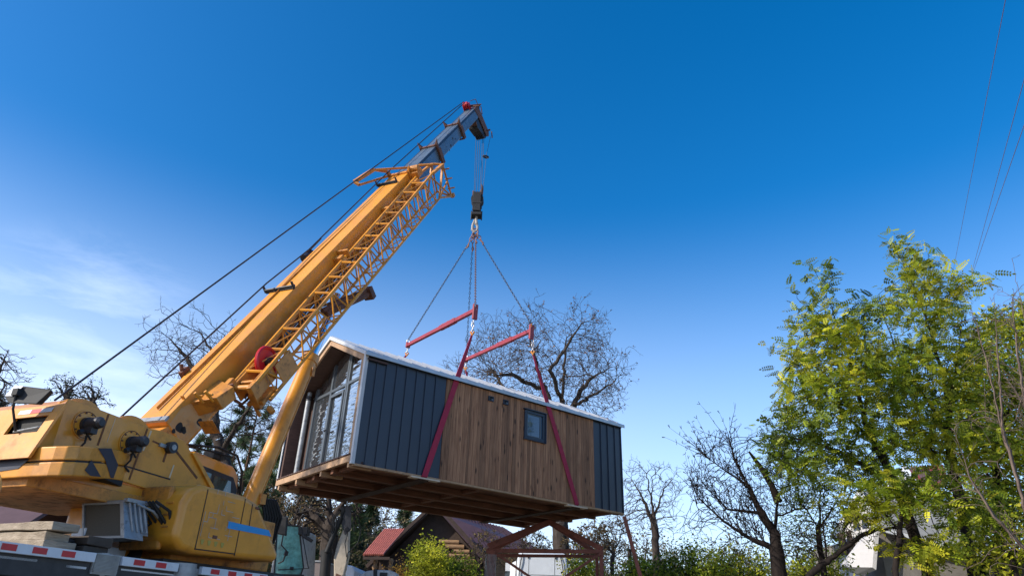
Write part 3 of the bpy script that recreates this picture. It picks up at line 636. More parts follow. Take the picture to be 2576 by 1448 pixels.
s = MB(); s.box((.16, -.535, 2.1), (.6, -.5, 2.6)); s.build('rear_panel', mat('brown_louvre_panel', (.10, .055, .02), .7, var=.2), crane, bevel=.01)
s = MB(); s.box((.0, -.52, 2.02), (1.0, -.45, 2.72)); s.build('rear_bulkhead', 'yellow_worn', crane, bevel=.03)
# operator's cab
cb_ = MB(); cb_.prism([(.95, 2.2), (.95, 3.50), (1.08, 3.58), (1.95, 3.53), (2.10, 3.40), (2.20, 2.9), (2.16, 2.2)], 0, -1.3, -.42)
cbo = cb_.build('operator_cab', 'yellow', crane, bevel=.05, seg=4, smooth=True)
s = MB(); s.prism([(1.0, 2.62), (1.0, 3.42), (1.97, 3.36), (2.10, 3.2), (2.16, 2.62)], 0, -.422, -.412); fr = s.build('window_frame', 'darksteel', cbo, bevel=.01)
s = MB(); s.prism([(1.08, 2.66), (1.08, 3.34), (1.50, 3.32), (1.50, 2.66)], 0, -.414, -.406); s.build('pane', 'cabglass', fr)
s = MB(); s.prism([(1.56, 2.66), (1.56, 3.31), (1.93, 3.29), (2.07, 2.66)], 0, -.414, -.406); s.build('pane', 'cabglass', fr)
s = MB()
s.tube([(-.5, .85, 3.62), (-.5, 1.6, 3.75), (-.5, 2.05, 3.72), (-.48, 2.2, 3.5), (-.48, 2.3, 2.9)], .02, 6); s.tube([(-.9, .9, 3.7), (-.9, 2.0, 3.78)], .014, 6); s.tube([(-.5, 1.2, 3.55), (-.5, 1.2, 3.7)], .014, 6); s.tube([(-.5, 1.7, 3.55), (-.5, 1.7, 3.74)], .014, 6)
s.box((-.7, 1.55, 3.58), (-.5, 1.75, 3.70)); s.tube([(-.6, .8, 3.66), (-.45, 1.9, 3.66)], .012, 6)
s.build('roof_rail', 'black', cbo, smooth=True)
# mirror / lamp on a stalk at the rear
s = MB(); s.tube([(.34, -2.05, 3.0), (.35, -2.16, 3.2), (.37, -2.2, 3.36)], .012, 8); s.box((.33, -2.22, 3.33), (.41, -2.14, 3.4)); mi = s.build('mirror_stalk', 'black', crane, smooth=True)
s = MB(); s.add([(.21, -2.20, 3.33), (.30, -2.2, 3.255), (.64, -2.14, 3.235), (.71, -2.08, 3.40), (.60, -2.10, 3.42), (.28, -2.18, 3.46),
          (.26, -2.14, 3.33), (.32, -2.14, 3.27), (.62, -2.06, 3.25), (.67, -2.02, 3.39), (.58, -2.04, 3.41), (.31, -2.12, 3.44)],
         [tuple(range(6)), tuple(range(6, 12))[::-1]]+[(i, (i+1) % 6, 6+(i+1) % 6, 6+i) for i in range(6)])
s.build('mirror', 'black', mi, bevel=.012, seg=3)
s = MB(); s.add([(.222, -2.204, 3.335), (.33, -2.198, 3.33), (.40, -2.172, 3.438), (.285, -2.186, 3.45)], [(0, 1, 2, 3)]); s.build('reflector', 'white', mi)

# carrier deck edge with marker plates
dk = MB(); dk.box((-1.2, -4.5, 1.62), (1.2, 4.6, 1.84)); dko = dk.build('carrier_deck', 'darksteel', crane, bevel=.01)
def plate(y0, y1, z0=1.80, z1=1.885):
    s = MB(); s.box((1.2, y0, z0), (1.25, y1, z1)); o = s.build('marker_board', 'white', crane, bevel=.004)
    r = MB(); y = y0+.14
    while y < y1-.1:
        r.box((1.249, y, z0+.018), (1.253, y+.14, z1-.014)); y += .29
    split_build(r, 'red_marker', 'red', o)
    return o
for y0_, y1_ in ((-4.3, -1.47), (-1.15, -.40), (-.04, 1.12), (1.3, 3.2)): plate(y0_, y1_)
s = MB()
for z in [1.72+.012*k for k in range(14)]: s.box((1.15, -1.45, z), (1.235, -1.17, z+.006))
s.box((1.1, -1.46, 1.70), (1.22, -1.16, 1.89)); s.tube([(1.15, -1.30, 1.68), (1.15, -1.30, 1.90)], .06, 14); s.build('ribbed_hose_box', 'greymetal', crane)
s = MB(); s.tube([(1.12, -.22, 1.0), (1.12, -.22, 1.90)], .155, 20); s.box((.95, -.40, 1.70), (1.2, -.04, 1.86)); s.build('outrigger_column', 'greymetal', crane, smooth=True)
s = MB(); s.box((1.12, -4.2, 1.755), (1.2, -2.02, 1.775)); s.box((1.12, -1.72, 1.735), (1.2, -1.5, 1.755)); s.box((1.12, -1.43, 1.72), (1.2, -1.14, 1.75)); s.box((1.12, -1.1, 1.76), (1.2, 1.1, 1.775)); split_build(s, 'light_rail', 'white', dko)
s = MB()
for y in (-2.05, -1.55, -.5, .5, 1.6, 2.6): s.box((.9, y, .9), (1.18, y+.16, 1.72))
s.box((-1.0, -4.4, 1.0), (1.0, 4.4, 1.62)); s.build('chassis_frame', 'navy', dko, bevel=.02)
s = MB(); s.box((1.12, -1.99, 1.5), (1.19, -1.80, 1.73)); s.box((1.12, -1.68, 1.45), (1.19, -1.52, 1.72)); split_build(s, 'dark_recess', 'black', dko)
for y in (-3.6, -2.3, 1.6, 3.0):
    for sx in (-1, 1):
        s = MB(); s.tube([(sx*.8, y, .82), (sx*1.12, y, .82)], .5, 28); wh = split_build(s, 'wheel', 'black', crane, smooth=True, bevel=.03)
        s = MB(); s.tube([(sx*1.1, y, .82), (sx*1.125, y, .82)], .27, 20); s.build('rim', 'greymetal', wh, smooth=True)
for y in (-2.9, .9):
    for sx in (-1, 1):
        s = MB(); s.bar((sx*.9, y, 1.15), (sx*2.2, y, 1.15), .16, .2); s.tube([(sx*2.2, y, GZ+.05), (sx*2.2, y, 1.3)], .06, 12); s.tube([(sx*2.2, y, GZ), (sx*2.2, y, GZ+.07)], .22, 20)
        s.build('outrigger', 'greymetal', crane, smooth=True) if not (sx > 0) else s.build('outrigger', 'greymetal', crane, smooth=True)
s = MB(); s.box((-1.2, 3.7, 1.0), (.2, 5.3, 2.05)); s.build('driver_cab', 'yellow', crane, bevel=.08, seg=3)
# hoist ropes
s = MB(); head = bm_(Vector((-.12, 15.22, .47))); s.tube([(0.05, -1.56, 3.50), head], .013, 6)
s.tube([(.0, -.72, 3.44), bm_(Vector((-.22, 3.3, .42))), bm_(Vector((-.24, 4.8, .33))), bm_(Vector((-.2, 9.0, .42))), bm_(Vector((-.08, 15.1, .45)))], .013, 6)
s.build('hoist_rope', 'rope', crane, smooth=True)

# ================================================================= HOOK BLOCK AND RIGGING (world frame)
HX, HY = -1.135, 17.37
HB = V(HX, HY, 13.0)
hook = empty('hook_block', 'dark hook block hanging on the hoist ropes above the four chains', 'hook block', (HX, HY, 0))
s = MB()
for y in (-.16, .13): s.box((-.13, y, 12.55), (.11, y+.03, 13.22))
s.box((-.12, -.13, 12.5), (.12, .13, 12.62)); s.box((-.14, -.17, 12.80), (.14, .17, 12.86)); s.box((-.15, -.15, 12.42), (.15, .15, 12.5))
for x in (-.155, .155): s.tube([(x, 0, 12.3), (x, 0, 12.62)], .02, 8)
hb = s.build('block_frame', 'black', hook, bevel=.01)
s = MB()
for y in (-.1, -.03, .04, .11): s.tube([(0, y-.02, 13.0), (0, y+.02, 13.0)], .19, 22); s.tube([(0, y-.02, 12.66), (0, y+.02, 12.66)], .13, 18)
s.build('sheave', 'black', hb, smooth=True)
s = MB(); s.tube([(.1, 0, 13.2), (.13, 0, 13.45), (.1, 0, 13.6)], [.06, .04, .02], 8); s.box((-.16, -.1, 13.1), (-.12, .1, 13.3)); split_build(s, 'rope_wedge', 'rust', hb, bevel=.006)
s = MB(); pts = []
for k in range(15):
    an = R(100-k*21); pts.append((-.01+.062*math.cos(an)*1.0, 0, 12.03+.12*math.sin(an)))
s.tube([(0, 0, 12.45), (0, 0, 12.25), (0.02, 0, 12.17)]+pts, [.035, .045, .05]+[.045-.0022*k for k in range(15)], 10)
s.tube([(-.05, 0, 12.32), (-.10, 0, 12.12), (-.10, 0, 11.95), (-.03, 0, 11.88)], [.02, .035, .04, .035], 10)
s.build('hook', 'hookpaint', hook, smooth=True)
# falls of rope from the boom head
s = MB()
tops = [cw(*bm_(Vector((x, 15.5, -.74)))) for x in (-.16, -.09, -.01, .07, .13)]
hx = [-.10, -.08, .0, .06, .11]
for k, (t_, x) in enumerate(zip(tops, hx)):
    dy = .1 if k % 2 else -.1; s.tube([t_+V(0, dy*.8, 0)-V(HX, HY, 0), (x, dy, 13.1)], .0075, 5)
s.build('hoist_falls', 'rope', hook, smooth=True)
s = MB(); s.ring((.18, -.05, 14.62), (.2, -.3, 1), .085, .028, 16, 8); s.build('limit_weight', 'navy', hook, smooth=True)
s = MB(); s.tube([(.30, -.08, 15.4), (.2, -.05, 14.7), (.15, 0, 13.4)], .006, 5); s.build('limit_cord', 'rope', hook, smooth=True)

def chain_links(b, p, q, pitch=.075, r=.022, t=.0085, n=10, m=5):
    p, q = Vector(p), Vector(q); d = q-p; L_ = d.length; d.normalize(); k = max(2, int(L_/pitch))
    a = d.cross(Vector((0, 0, 1)) if abs(d.z) < .98 else Vector((1, 0, 0))).normalized(); c = d.cross(a)
    for i in range(k):
        b.ring(p+d*(L_*(i+.5)/k), a if i % 2 else c, r, t, n, m, sx=1.85, sdir=d)
HL = V(HX, HY, 11.88)
CA = Vector((-3.0249, 13.4577, 4.1782)); Lx = Vector((.78454864, .62004397, -.00537559)); Ly = Vector((-.62005293, .78455998, 0)); Lz = Vector((.00421747, .00333315, .99998555))
def cp(x, y, z): return CA+Lx*x+Ly*y+Lz*z
b1n, b1f = cp(2.66, -.06, 4.10), cp(3.13, 3.9, 4.50)
b2n, b2f = cp(4.46, -.06, 4.10), cp(5.20, 3.9, 4.60)
names = {0: 'longest dark chain running down left to the back end of the left red beam', 1: 'rusty near vertical chain down to the raised end of the left red beam',
         2: 'steep chain left of the vertical one passing behind the left red beam', 3: 'dark chain running down right to the near end of the right red beam'}
hang = [V(HX-.13, HY, 11.60), V(HX+.02, HY-.03, 11.62), V(HX-.07, HY+.03, 11.55), V(HX+.14, HY, 11.66)]
for k, (h_, e_) in enumerate(zip(hang, (b1f, b1n, b2f, b2n))):
    tp = (e_-h_).normalized()
    o = empty('load_chain', names[k], 'chain', h_, 0, 'chains of the four-leg sling')
    s = MB(lambda p, h_=h_: p-h_)
    chain_links(s, h_+tp*.16, e_+V(0, 0, .18)-tp*.02)
    s.build('links', mat('rusty_chain', (.16, .085, .06), .5, metal=.5, var=.3, scale=30) if k == 1 else 'chain', o, smooth='all')
    s = MB(lambda p, h_=h_: p-h_); s.ring(h_+tp*-.06, Vector((.2, 1, 0)), .05, .014, 14, 6, 1.9, tp); s.ring(h_+tp*.07, Vector((1, .2, 0)), .03, .013, 12, 6, 1.7, tp)
    s.build('ring', 'brownhook', o, smooth='all')
    s = MB(lambda p, h_=h_: p-h_); s.tube([h_+tp*.12+V(.01, 0, 0), h_+tp*.2+V(.03, 0, -.02), h_+tp*.26+V(.0, 0, -.03)], [.022, .03, .015], 8); s.build('shortener_hook', 'brownhook', o, smooth=True)
    s = MB(lambda p, h_=h_: p-h_); s.ring(e_+V(0, 0, .12), (1, 0, 0) if k % 2 else (0, 1, 0), .04, .016, 14, 6, 1.5, V(0, 0, 1)); s.ring(e_+V(0, 0, .03), (0, 1, 0), .035, .016, 14, 6, 1.3, V(0, 0, 1))
    s.build('shackle', 'orange' if k == 3 else 'galv', o, smooth='all')
s = MB(lambda p: p-HL); s.ring(HL, Vector((.1, 1, 0)), .075, .02, 18, 8, 1.7, V(0, 0, 1)); s.ring(HL+V(.05, 0, -.12), Vector((.8, .6, 0)), .05, .016, 14, 6, 1.7, V(.2, 0, -1)); s.ring(HL+V(-.06, 0, -.13), Vector((-.6, .8, 0)), .05, .016, 14, 6, 1.7, V(-.3, 0, -1))
o = s.build('master_link', 'brownhook', smooth='all'); o.location = HL; tag(o, 'brown oval master link hanging in the pale crane hook', 'chain link')
for k, (n_, f_) in enumerate(((b1n, b1f), (b2n, b2f))):
    o = empty('spreader_beam', ('upper left red steel spreader beam above the roof of the cabin', 'lower right red steel spreader beam in front of the bare oak')[k], 'spreader beam', (n_+f_)/2, 0, 'red spreader beams')
    ct = (n_+f_)/2; loc_ = lambda p, c_=ct: p-c_
    d = (f_-n_).normalized()
    s = MB(loc_); s.bar(n_+d*.05, f_-d*.02, .085, .10); s.build('beam', 'redbeam', o, bevel=.008)
    s = MB(loc_); s.bar(n_+d*1.0, n_+d*1.9, .105, .12); bs = s.build('sleeve', 'redbeam', o, bevel=.006)
    s = MB(loc_)
    for a in (1.15, 1.45, 1.75): s.tube([n_+d*a+V(.03, -.03, -.09), n_+d*a+V(-.02, .02, .10)], .016, 8)
    split_build(s, 'locking_pin', 'redbeam', bs, smooth=True)
    s = MB(loc_)
    for e_ in (n_, f_): s.bar(e_+V(0, 0, -.24 if e_ == n_ else -.08), e_+V(.01, 0, .16 if e_ == n_ else .08), .06, .13, upv=Lx)
    s.build('end_plate', 'redbeam', o, bevel=.006)
# webbing straps
def strap(name, pts, wd, th, label, wax=Lx, w0=.35):
    ct = pts[0]; o = empty(name, label, 'lifting strap', ct, 0, 'crimson webbing straps round the cabin')
    s = MB(lambda p: p-ct); n_ = len(pts)
    P = []
    for i in range(n_-1):
        m_ = 14 if i == 0 else 4
        for k in range(m_): P.append((pts[i].lerp(pts[i+1], k/m_), i+k/m_))
    P.append((pts[-1], n_-1))
    vs = []
    for i, (p, u) in enumerate(P):
        d = (P[min(i+1, len(P)-1)][0]-P[max(0, i-1)][0]).normalized(); wv = (wax-d*wax.dot(d)).normalized(); nn = d.cross(wv)
        ww = wd*(w0+(1-w0)*min(1, u/.35))
        ww *= 1+.04*math.sin(i*1.7)
        for a, b in ((-1, -1), (1, -1), (1, 1), (-1, 1)): vs.append(p+wv*(a*ww/2)+nn*(b*th/2))
    s.add(vs, [(4*i+j, 4*i+(j+1) % 4, 4*i+4+(j+1) % 4, 4*i+4+j) for i in range(len(P)-1) for j in range(4)]+[(0, 1, 2, 3), tuple(range(len(vs)-4, len(vs)))])
    s.build('webbing', 'strap', o)
    s = MB(lambda p: p-ct)
    for k in range(4): s.ring(pts[0]+V(.0, 0, .05+.085*k), (1, .3*k, 0) if k % 2 else (.2, 1, 0), .032, .013, 12, 6, 1.6, V(0, 0, 1))
    s.build('shackle_links', 'galv', o, smooth='all')
    s = MB(lambda p: p-ct); s.tube([pts[0]+V(-.04, 0, .05), pts[0]+V(0, -.02, -.04), pts[0]+V(.04, 0, .05)], .028, 8); s.build('strap_hook', 'orange', o, smooth=True)
    return o
nr = b1n+V(-.03, 0, -.62); strap('lifting_strap', [nr, cp(1.665, -.035, -.01), cp(1.665, .06, -.075)], .135, .012, 'left crimson strap running down over the slate cladding to the underfloor')
nr = b2n+V(.05, 0, -.62); strap('lifting_strap', [nr, cp(6.055, -.035, -.01), cp(6.055, .06, -.075)], .13, .012, 'right crimson strap running down past the small square window')
fr_ = b1f+V(0, 0, -.3); o = strap('lifting_strap', [fr_, cp(1.7, 3.93, 2.0), cp(1.7, 3.93, -.01), cp(1.7, 3.8, -.075)], .13, .012, 'back strap hooked on silvery links, going down behind the roof edge')
fr_ = b2f+V(0, 0, -.3); strap('lifting_strap', [fr_, cp(6.05, 3.93, 2.0), cp(6.05, 3.93, -.01), cp(6.05, 3.8, -.075)], .13, .012, 'back strap that hangs hidden behind the cabin')

# ================================================================= THE CABIN
cab = empty('modular_cabin', 'lifted gable cabin with slate metal cladding and brown vertical boards, hanging from the straps', 'cabin')
cab.matrix_world = Matrix(((Lx.x, Ly.x, Lz.x, CA.x), (Lx.y, Ly.y, Lz.y, CA.y), (Lx.z, Ly.z, Lz.z, CA.z), (0, 0, 0, 1)))
CL, CWd, CH, RZ = 7.76, 3.835, 2.24, 3.14
# side wall cladding
def ribbed(x0, x1, seams, name='metal_cladding', y=0., sg=-1):
    s = MB(); s.box((x0, y, .0), (x1, y-sg*.08, CH)); o = s.build(name, 'cladding', cab)
    r = MB()
    for x in seams: r.box((x-.012, y+sg*.028, .0), (x+.012, y, CH-.01)); r.box((x-.028, y+sg*.004, .0), (x+.03, y, CH-.01))
    r.build('seam_rib', 'cladding', o, bevel=.003)
    return o
ribbed(.055, 2.04, [.28, .51, .76, 1.01, 1.26, 1.50, 1.76]); ribbed(6.70, CL, [6.97, 7.23, 7.50, 7.735])
s = MB(); random.seed(3); x = 2.045
while x < 6.69:
    w_ = min(random.choice((.055, .085, .095, .10)), 6.695-x)
    s.box((x+.002, -.012-.006*random.random(), .0), (x+w_-.003, .06, CH), tint=.02+.98*random.random()); x += w_
wbo = s.build('board_wall', 'boards', cab)
s = MB(); s.box((2.04, .01, 0), (6.70, .08, CH)); s.build('wall_backing', 'darkwood', cab)
# band above the wall, base lath and pads
s = MB(); s.box((.05, -.03, CH-.03), (CL+.01, .02, CH+.05)); s.build('top_flashing', 'cladding', cab, bevel=.006)
s = MB(); s.box((.06, -.006, -.045), (CL, .09, -.002)); s.build('base_lath', 'timber', cab)
s = MB(); s.box((1.35, -.05, -.075), (2.05, .1, -.046)); s.box((5.75, -.05, -.075), (6.4, .1, -.046)); split_build(s, 'packing_board', mat('pale_packing', (.62, .50, .38), .8, var=.1), cab)
# window
wi = MB(); wi.box((4.31, -.07, 1.27), (5.0, -.0, 2.03)); 
def framebox(x0, x1, z0, z1, t, ya, yb):
    s = MB(); s.box((x0, ya, z0), (x1, yb, z0+t)); s.box((x0, ya, z1-t), (x1, yb, z1)); s.box((x0, ya, z0+t), (x0+t, yb, z1-t)); s.box((x1-t, ya, z0+t), (x1, yb, z1-t)); return s
wo = framebox(4.33, 4.98, 1.29, 2.0, .075, -.055, .0).build('window', 'cladding', cab, bevel=.004)
s = MB(); s.box((4.40, -.02, 1.36), (4.92, -.012, 1.93)); s.build('pane', 'smoothpane', wo)
framebox(4.40, 4.86, 1.36, 1.93, .03, -.034, -.019).build('sash', 'frame', wo)
s = MB(); s.box((4.29, -.09, 2.0), (5.02, .0, 2.02)); s.box((4.98, -.085, 1.27), (5.0, 0, 2.0)); s.box((4.31, -.065, 1.275), (4.98, 0, 1.288)); s.build('window_hood', 'cladding', wo)
# vents
for x, z in ((3.22, 1.97), (3.66, 1.98)):
    o = framebox(x, x+.15, z, z+.115, .018, -.05, -.012).build('vent', 'cladding', cab, bevel=.003)
    s = MB(); s.box((x+.015, -.022, z+.015), (x+.135, -.014, z+.1)); s.build('vent_opening', 'black', o)
    s = MB(); s.box((x+.08, -.05, z+.02), (x+.13, -.022, z+.06)); s.build('vent_flap', 'frame', o)
# far side and rear end walls
s = MB(); s.box((.0, CWd-.08, 0), (CL, CWd, CH)); s.build('back_wall', 'cladding', cab)
s = MB(); s.prism([(.08, 0), (CWd-.08, 0), (CWd-.08, CH), (CWd/2, RZ-.06), (.08, CH)], 0, CL-.08, CL); s.build('end_wall', 'cladding', cab)
s = MB(); s.prism([(.02, CH+.0), (CWd/2, RZ), (CWd-.02, CH)], 0, CL+.0, CL+.03); s.build('verge_trim', 'cladding', cab)
# floor: beams and boards seen from below
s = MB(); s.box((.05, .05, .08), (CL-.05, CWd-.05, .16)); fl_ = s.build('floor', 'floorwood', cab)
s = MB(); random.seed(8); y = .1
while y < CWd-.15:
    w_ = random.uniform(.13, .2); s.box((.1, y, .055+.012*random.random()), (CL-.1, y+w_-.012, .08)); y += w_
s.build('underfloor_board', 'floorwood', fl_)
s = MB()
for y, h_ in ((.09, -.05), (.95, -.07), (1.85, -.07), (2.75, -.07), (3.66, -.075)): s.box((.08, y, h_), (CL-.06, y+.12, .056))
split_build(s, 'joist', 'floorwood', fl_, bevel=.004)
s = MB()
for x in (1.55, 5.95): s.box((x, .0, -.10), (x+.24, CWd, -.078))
split_build(s, 'sling_beam', mat('shadow_dark_timber', (.045, .020, .012), .85, var=.3), cab)  # beams at the straps, with the shadow band put into their dark colour
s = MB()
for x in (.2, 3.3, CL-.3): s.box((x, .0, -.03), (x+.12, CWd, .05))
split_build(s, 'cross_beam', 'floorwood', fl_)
# porch deck
s = MB(); s.box((-.02, .02, .03), (.06, CWd-.03, .16)); s.build('deck_beam', 'timber', cab, bevel=.005)
s = MB()
for k in range(30): s.box((-.04, .05+k*.125, .165), (.5, .05+k*.125+.11, .19))
s.build('deck_board', 'soffit', cab)
s = MB()
for y in (.1, 1.35, 2.6, 3.6): s.box((.0, y, -.07), (.5, y+.07, .03))
split_build(s, 'deck_joist', 'timber', cab)
# gable surround
s = MB(); s.box((-.02, -.03, -.02), (.055, .05, CH+.03)); s.build('corner_trim', 'whitetrim', cab, bevel=.004)
s = MB(); s.box((-.01, .05, .19), (.05, .17, CH+.02)); s.build('door_post', 'timber', cab, bevel=.005)
s = MB(); s.box((.0, CWd-.05, -.02), (.06, CWd+.02, CH)); s.build('corner_trim', 'whitetrim', cab)
SL = math.atan2(RZ-CH, CWd/2)
def rake(y, o): return CH+.03+(RZ-CH)*(1-abs(y-CWd/2)/(CWd/2))+o
for a, b in ((-.09, CWd/2), (CWd/2, CWd+.09)):
    ra = CH+.03-(RZ-CH)*(.09/(CWd/2)) if a < 0 or b > CWd else 0
    za, zb = (ra, RZ+.03) if a < 0 else (RZ+.03, ra)
    s = MB(); s.prism([(a, za-.02), (b, zb-.02), (b, zb+.065), (a, za+.065)], 0, -.06, -.02); s.build('barge_board', 'whitetrim', cab, bevel=.004)
    s = MB(); s.prism([(a+(.14 if a < 0 else 0), (za+.05 if a < 0 else zb if 0 else za)-.15), (b-(.14 if b > CWd else 0), (zb+(.05 if b > CWd else 0))-.15), (b-(.14 if b > CWd else 0), zb-.021+(.065 if b > CWd else 0)), (a+(.14 if a < 0 else 0), za-.021+(.065 if a < 0 else 0))], 0, -.015, .03); s.build('gable_timber', 'timber', cab)
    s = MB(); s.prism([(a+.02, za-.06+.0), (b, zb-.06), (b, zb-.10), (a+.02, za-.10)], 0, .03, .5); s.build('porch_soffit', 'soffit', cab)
    # roof sheets with standing seams
    s = MB(); s.prism([(a, za+.01), (b, zb+.01), (b, zb+.07), (a, za+.07)], 0, -.055, CL+.06); rf = s.build('roof', 'roofmetal', cab, bevel=.004)
    s = MB(); k = -.02
    while k < CL+.05:
        s.prism([(a-.008, za+.065), (b, zb+.065), (b, zb+.092), (a-.008, za+.092)], 0, k, k+.02); k += .36
    s.build('standing_seam', 'roofmetal', rf)
s = MB(); s.box((-.05, -.098, CH-.03), (CL+.06, -.088, CH+.055)); s.build('eave_trim', 'roofmetal', cab, bevel=.004)
# porch side walls and ceiling
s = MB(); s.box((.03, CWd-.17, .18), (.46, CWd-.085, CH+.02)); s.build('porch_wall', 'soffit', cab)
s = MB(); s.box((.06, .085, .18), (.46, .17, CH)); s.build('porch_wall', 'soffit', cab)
s = MB(); s.tube([(.30, 3.48, .18), (.30, 3.48, 2.3)], .06, 14); s.build('drain_pipe', 'greymetal', cab, smooth=True)
s = MB(); s.tube([(.30, 3.48, 2.1), (.30, 3.48, 2.2)], .075, 14); s.build('pipe_collar', 'darksteel', cab, smooth=True)
# glazed front
GX = .44
fz = lambda y: rake(y, -.14)
gf = MB(); mull = [(.17, .23), (1.56, 1.63), (1.655, 1.72), (2.44, 2.52), (3.30, 3.38)]
for a, b in mull: gf.prism([(a, .19), (b, .19), (b, fz(b)), (a, fz(a))], 0, GX-.03, GX+.04)
gf.box((GX-.025, .2, 2.08), (GX+.03, 3.38, 2.15)); gf.box((GX-.025, .2, .19), (GX+.03, 3.38, .25))
gfo = gf.build('window_wall', 'frame', cab, bevel=.003)
for a, b in ((.23, 1.56), (1.72, 2.44), (2.52, 3.30)):
    s = MB(); s.box((GX+.005, a, .25), (GX+.012, b, 2.08)); s.build('pane', 'pane', gfo)
for a, b in ((.23, 1.56), (1.72, 2.44), (2.52, 3.30)):
    s = MB(); m_ = CWd/2
    poly = [(a, 2.15), (b, 2.15), (b, fz(b))]+([(m_, fz(m_))] if a < m_ < b else [])+[(a, fz(a))]
    s.prism(poly, 0, GX+.005, GX+.012); s.build('pane', 'pane', gfo)
s = MB(); s.box((GX-.05, 1.73, .25), (GX, 1.79, 2.0)); s.box((GX-.05, 2.37, .25), (GX, 2.43, 2.0)); s.box((GX-.05, 1.79, 1.93), (GX, 2.37, 2.0)); s.box((GX-.05, 1.79, .25), (GX, 2.37, .31)); dr = s.build('door', 'frame', cab, bevel=.003)
s = MB(); s.tube([(GX-.09, 2.40, 1.15), (GX-.05, 2.40, 1.15)], .015, 8); s.tube([(GX-.09, 2.40, 1.15), (GX-.09, 2.27, 1.15)], .013, 8); s.build('handle', 'black', dr, smooth=True)
s = MB(); s.box((GX+.03, 3.38, .2), (GX+.06, 3.68, 2.2)); s.build('side_panel', 'soffit', cab)
s = MB(); s.box((1.6, .1, .17), (1.65, CWd-.1, 2.3)); split_build(s, 'inner_partition', mat('inner_board', (.35, .3, .24), .8), cab)

#PART far things
# ================================================================= VEGETATION TOOLS
def mesh_np(name, v, f, m, parent=None, tint=None, org=None, smooth=False):
    v = np.asarray(v, dtype=np.float32)
    if org is not None: v = v-np.array(org, dtype=np.float32)
    f = np.asarray(f, dtype=np.int32); k = f.shape[1]
    me = bpy.data.meshes.new(name); me.vertices.add(len(v)); me.vertices.foreach_set('co', v.ravel())
    me.loops.add(f.size); me.loops.foreach_set('vertex_index', f.ravel()); me.polygons.add(len(f))
    me.polygons.foreach_set('loop_start', np.arange(0, f.size, k, dtype=np.int32)); me.polygons.foreach_set('loop_total', np.full(len(f), k, dtype=np.int32))
    if smooth: me.polygons.foreach_set('use_smooth', np.ones(len(f), dtype=bool))
    me.update(calc_edges=True)
    if tint is not None:
        ca = me.color_attributes.new('tint', 'FLOAT_COLOR', 'POINT'); c = np.ones((len(v), 4), dtype=np.float32); c[:, :3] = tint; ca.data.foreach_set('color', c.ravel())
    me.materials.append(M[m] if isinstance(m, str) else m)
    o = bpy.data.objects.new(name, me); col.objects.link(o)
    if parent: o.parent = parent
    return o
def frusta(a, b, ra, rb, n):
    d = b-a; L_ = np.linalg.norm(d, axis=1, keepdims=True); d = d/np.maximum(L_, 1e-6)
    ref = np.where(np.abs(d[:, 2:3]) < .9, np.array([[0, 0, 1.]]), np.array([[1., 0, 0]]))
    u = np.cross(d, ref); u /= np.linalg.norm(u, axis=1, keepdims=True); w_ = np.cross(d, u)
    an = np.arange(n)*2*np.pi/n
    ringv = u[:, None, :]*np.cos(an)[None, :, None]+w_[:, None, :]*np.sin(an)[None, :, None]
    b = b+d*(rb[:, None]*.35)
    v = np.concatenate([a[:, None, :]+ringv*ra[:, None, None], b[:, None, :]+ringv*rb[:, None, None]], axis=1)
    k = np.arange(n); base = np.stack([k, (k+1) % n, n+(k+1) % n, n+k], axis=1)
    f = (np.arange(len(a))[:, None, None]*2*n+base[None]).reshape(-1, 4)
    return v.reshape(-1, 3), f
def blob_pts(rng, blobs, n, cl_n=22, cl_s=.13):
    vol = np.array([b[1]*b[2]*b[3] for b in blobs]); vol = vol/vol.sum(); out = []
    for b, p in zip(blobs, vol):
        k = max(6, int(n*p)); nc = max(3, k//cl_n); x = rng.normal(size=(nc, 3)); x /= np.linalg.norm(x, axis=1, keepdims=True); x *= rng.random((nc, 1))**(1/2.6); x = x[rng.integers(0, nc, k)]+rng.normal(size=(k, 3))*cl_s
        (px, py, y) = b[0]; c = at(px, py+20, y); sc_ = (at(px+10, py+20, y)-c).length/10
        ax = np.array([np.array(CR)*b[1]*.88*sc_, np.array(CU)*b[2]*.86*sc_, np.array((0, 1., 0))*b[3]])
        out.append(np.array(c)+x@ax)
    return np.concatenate(out)
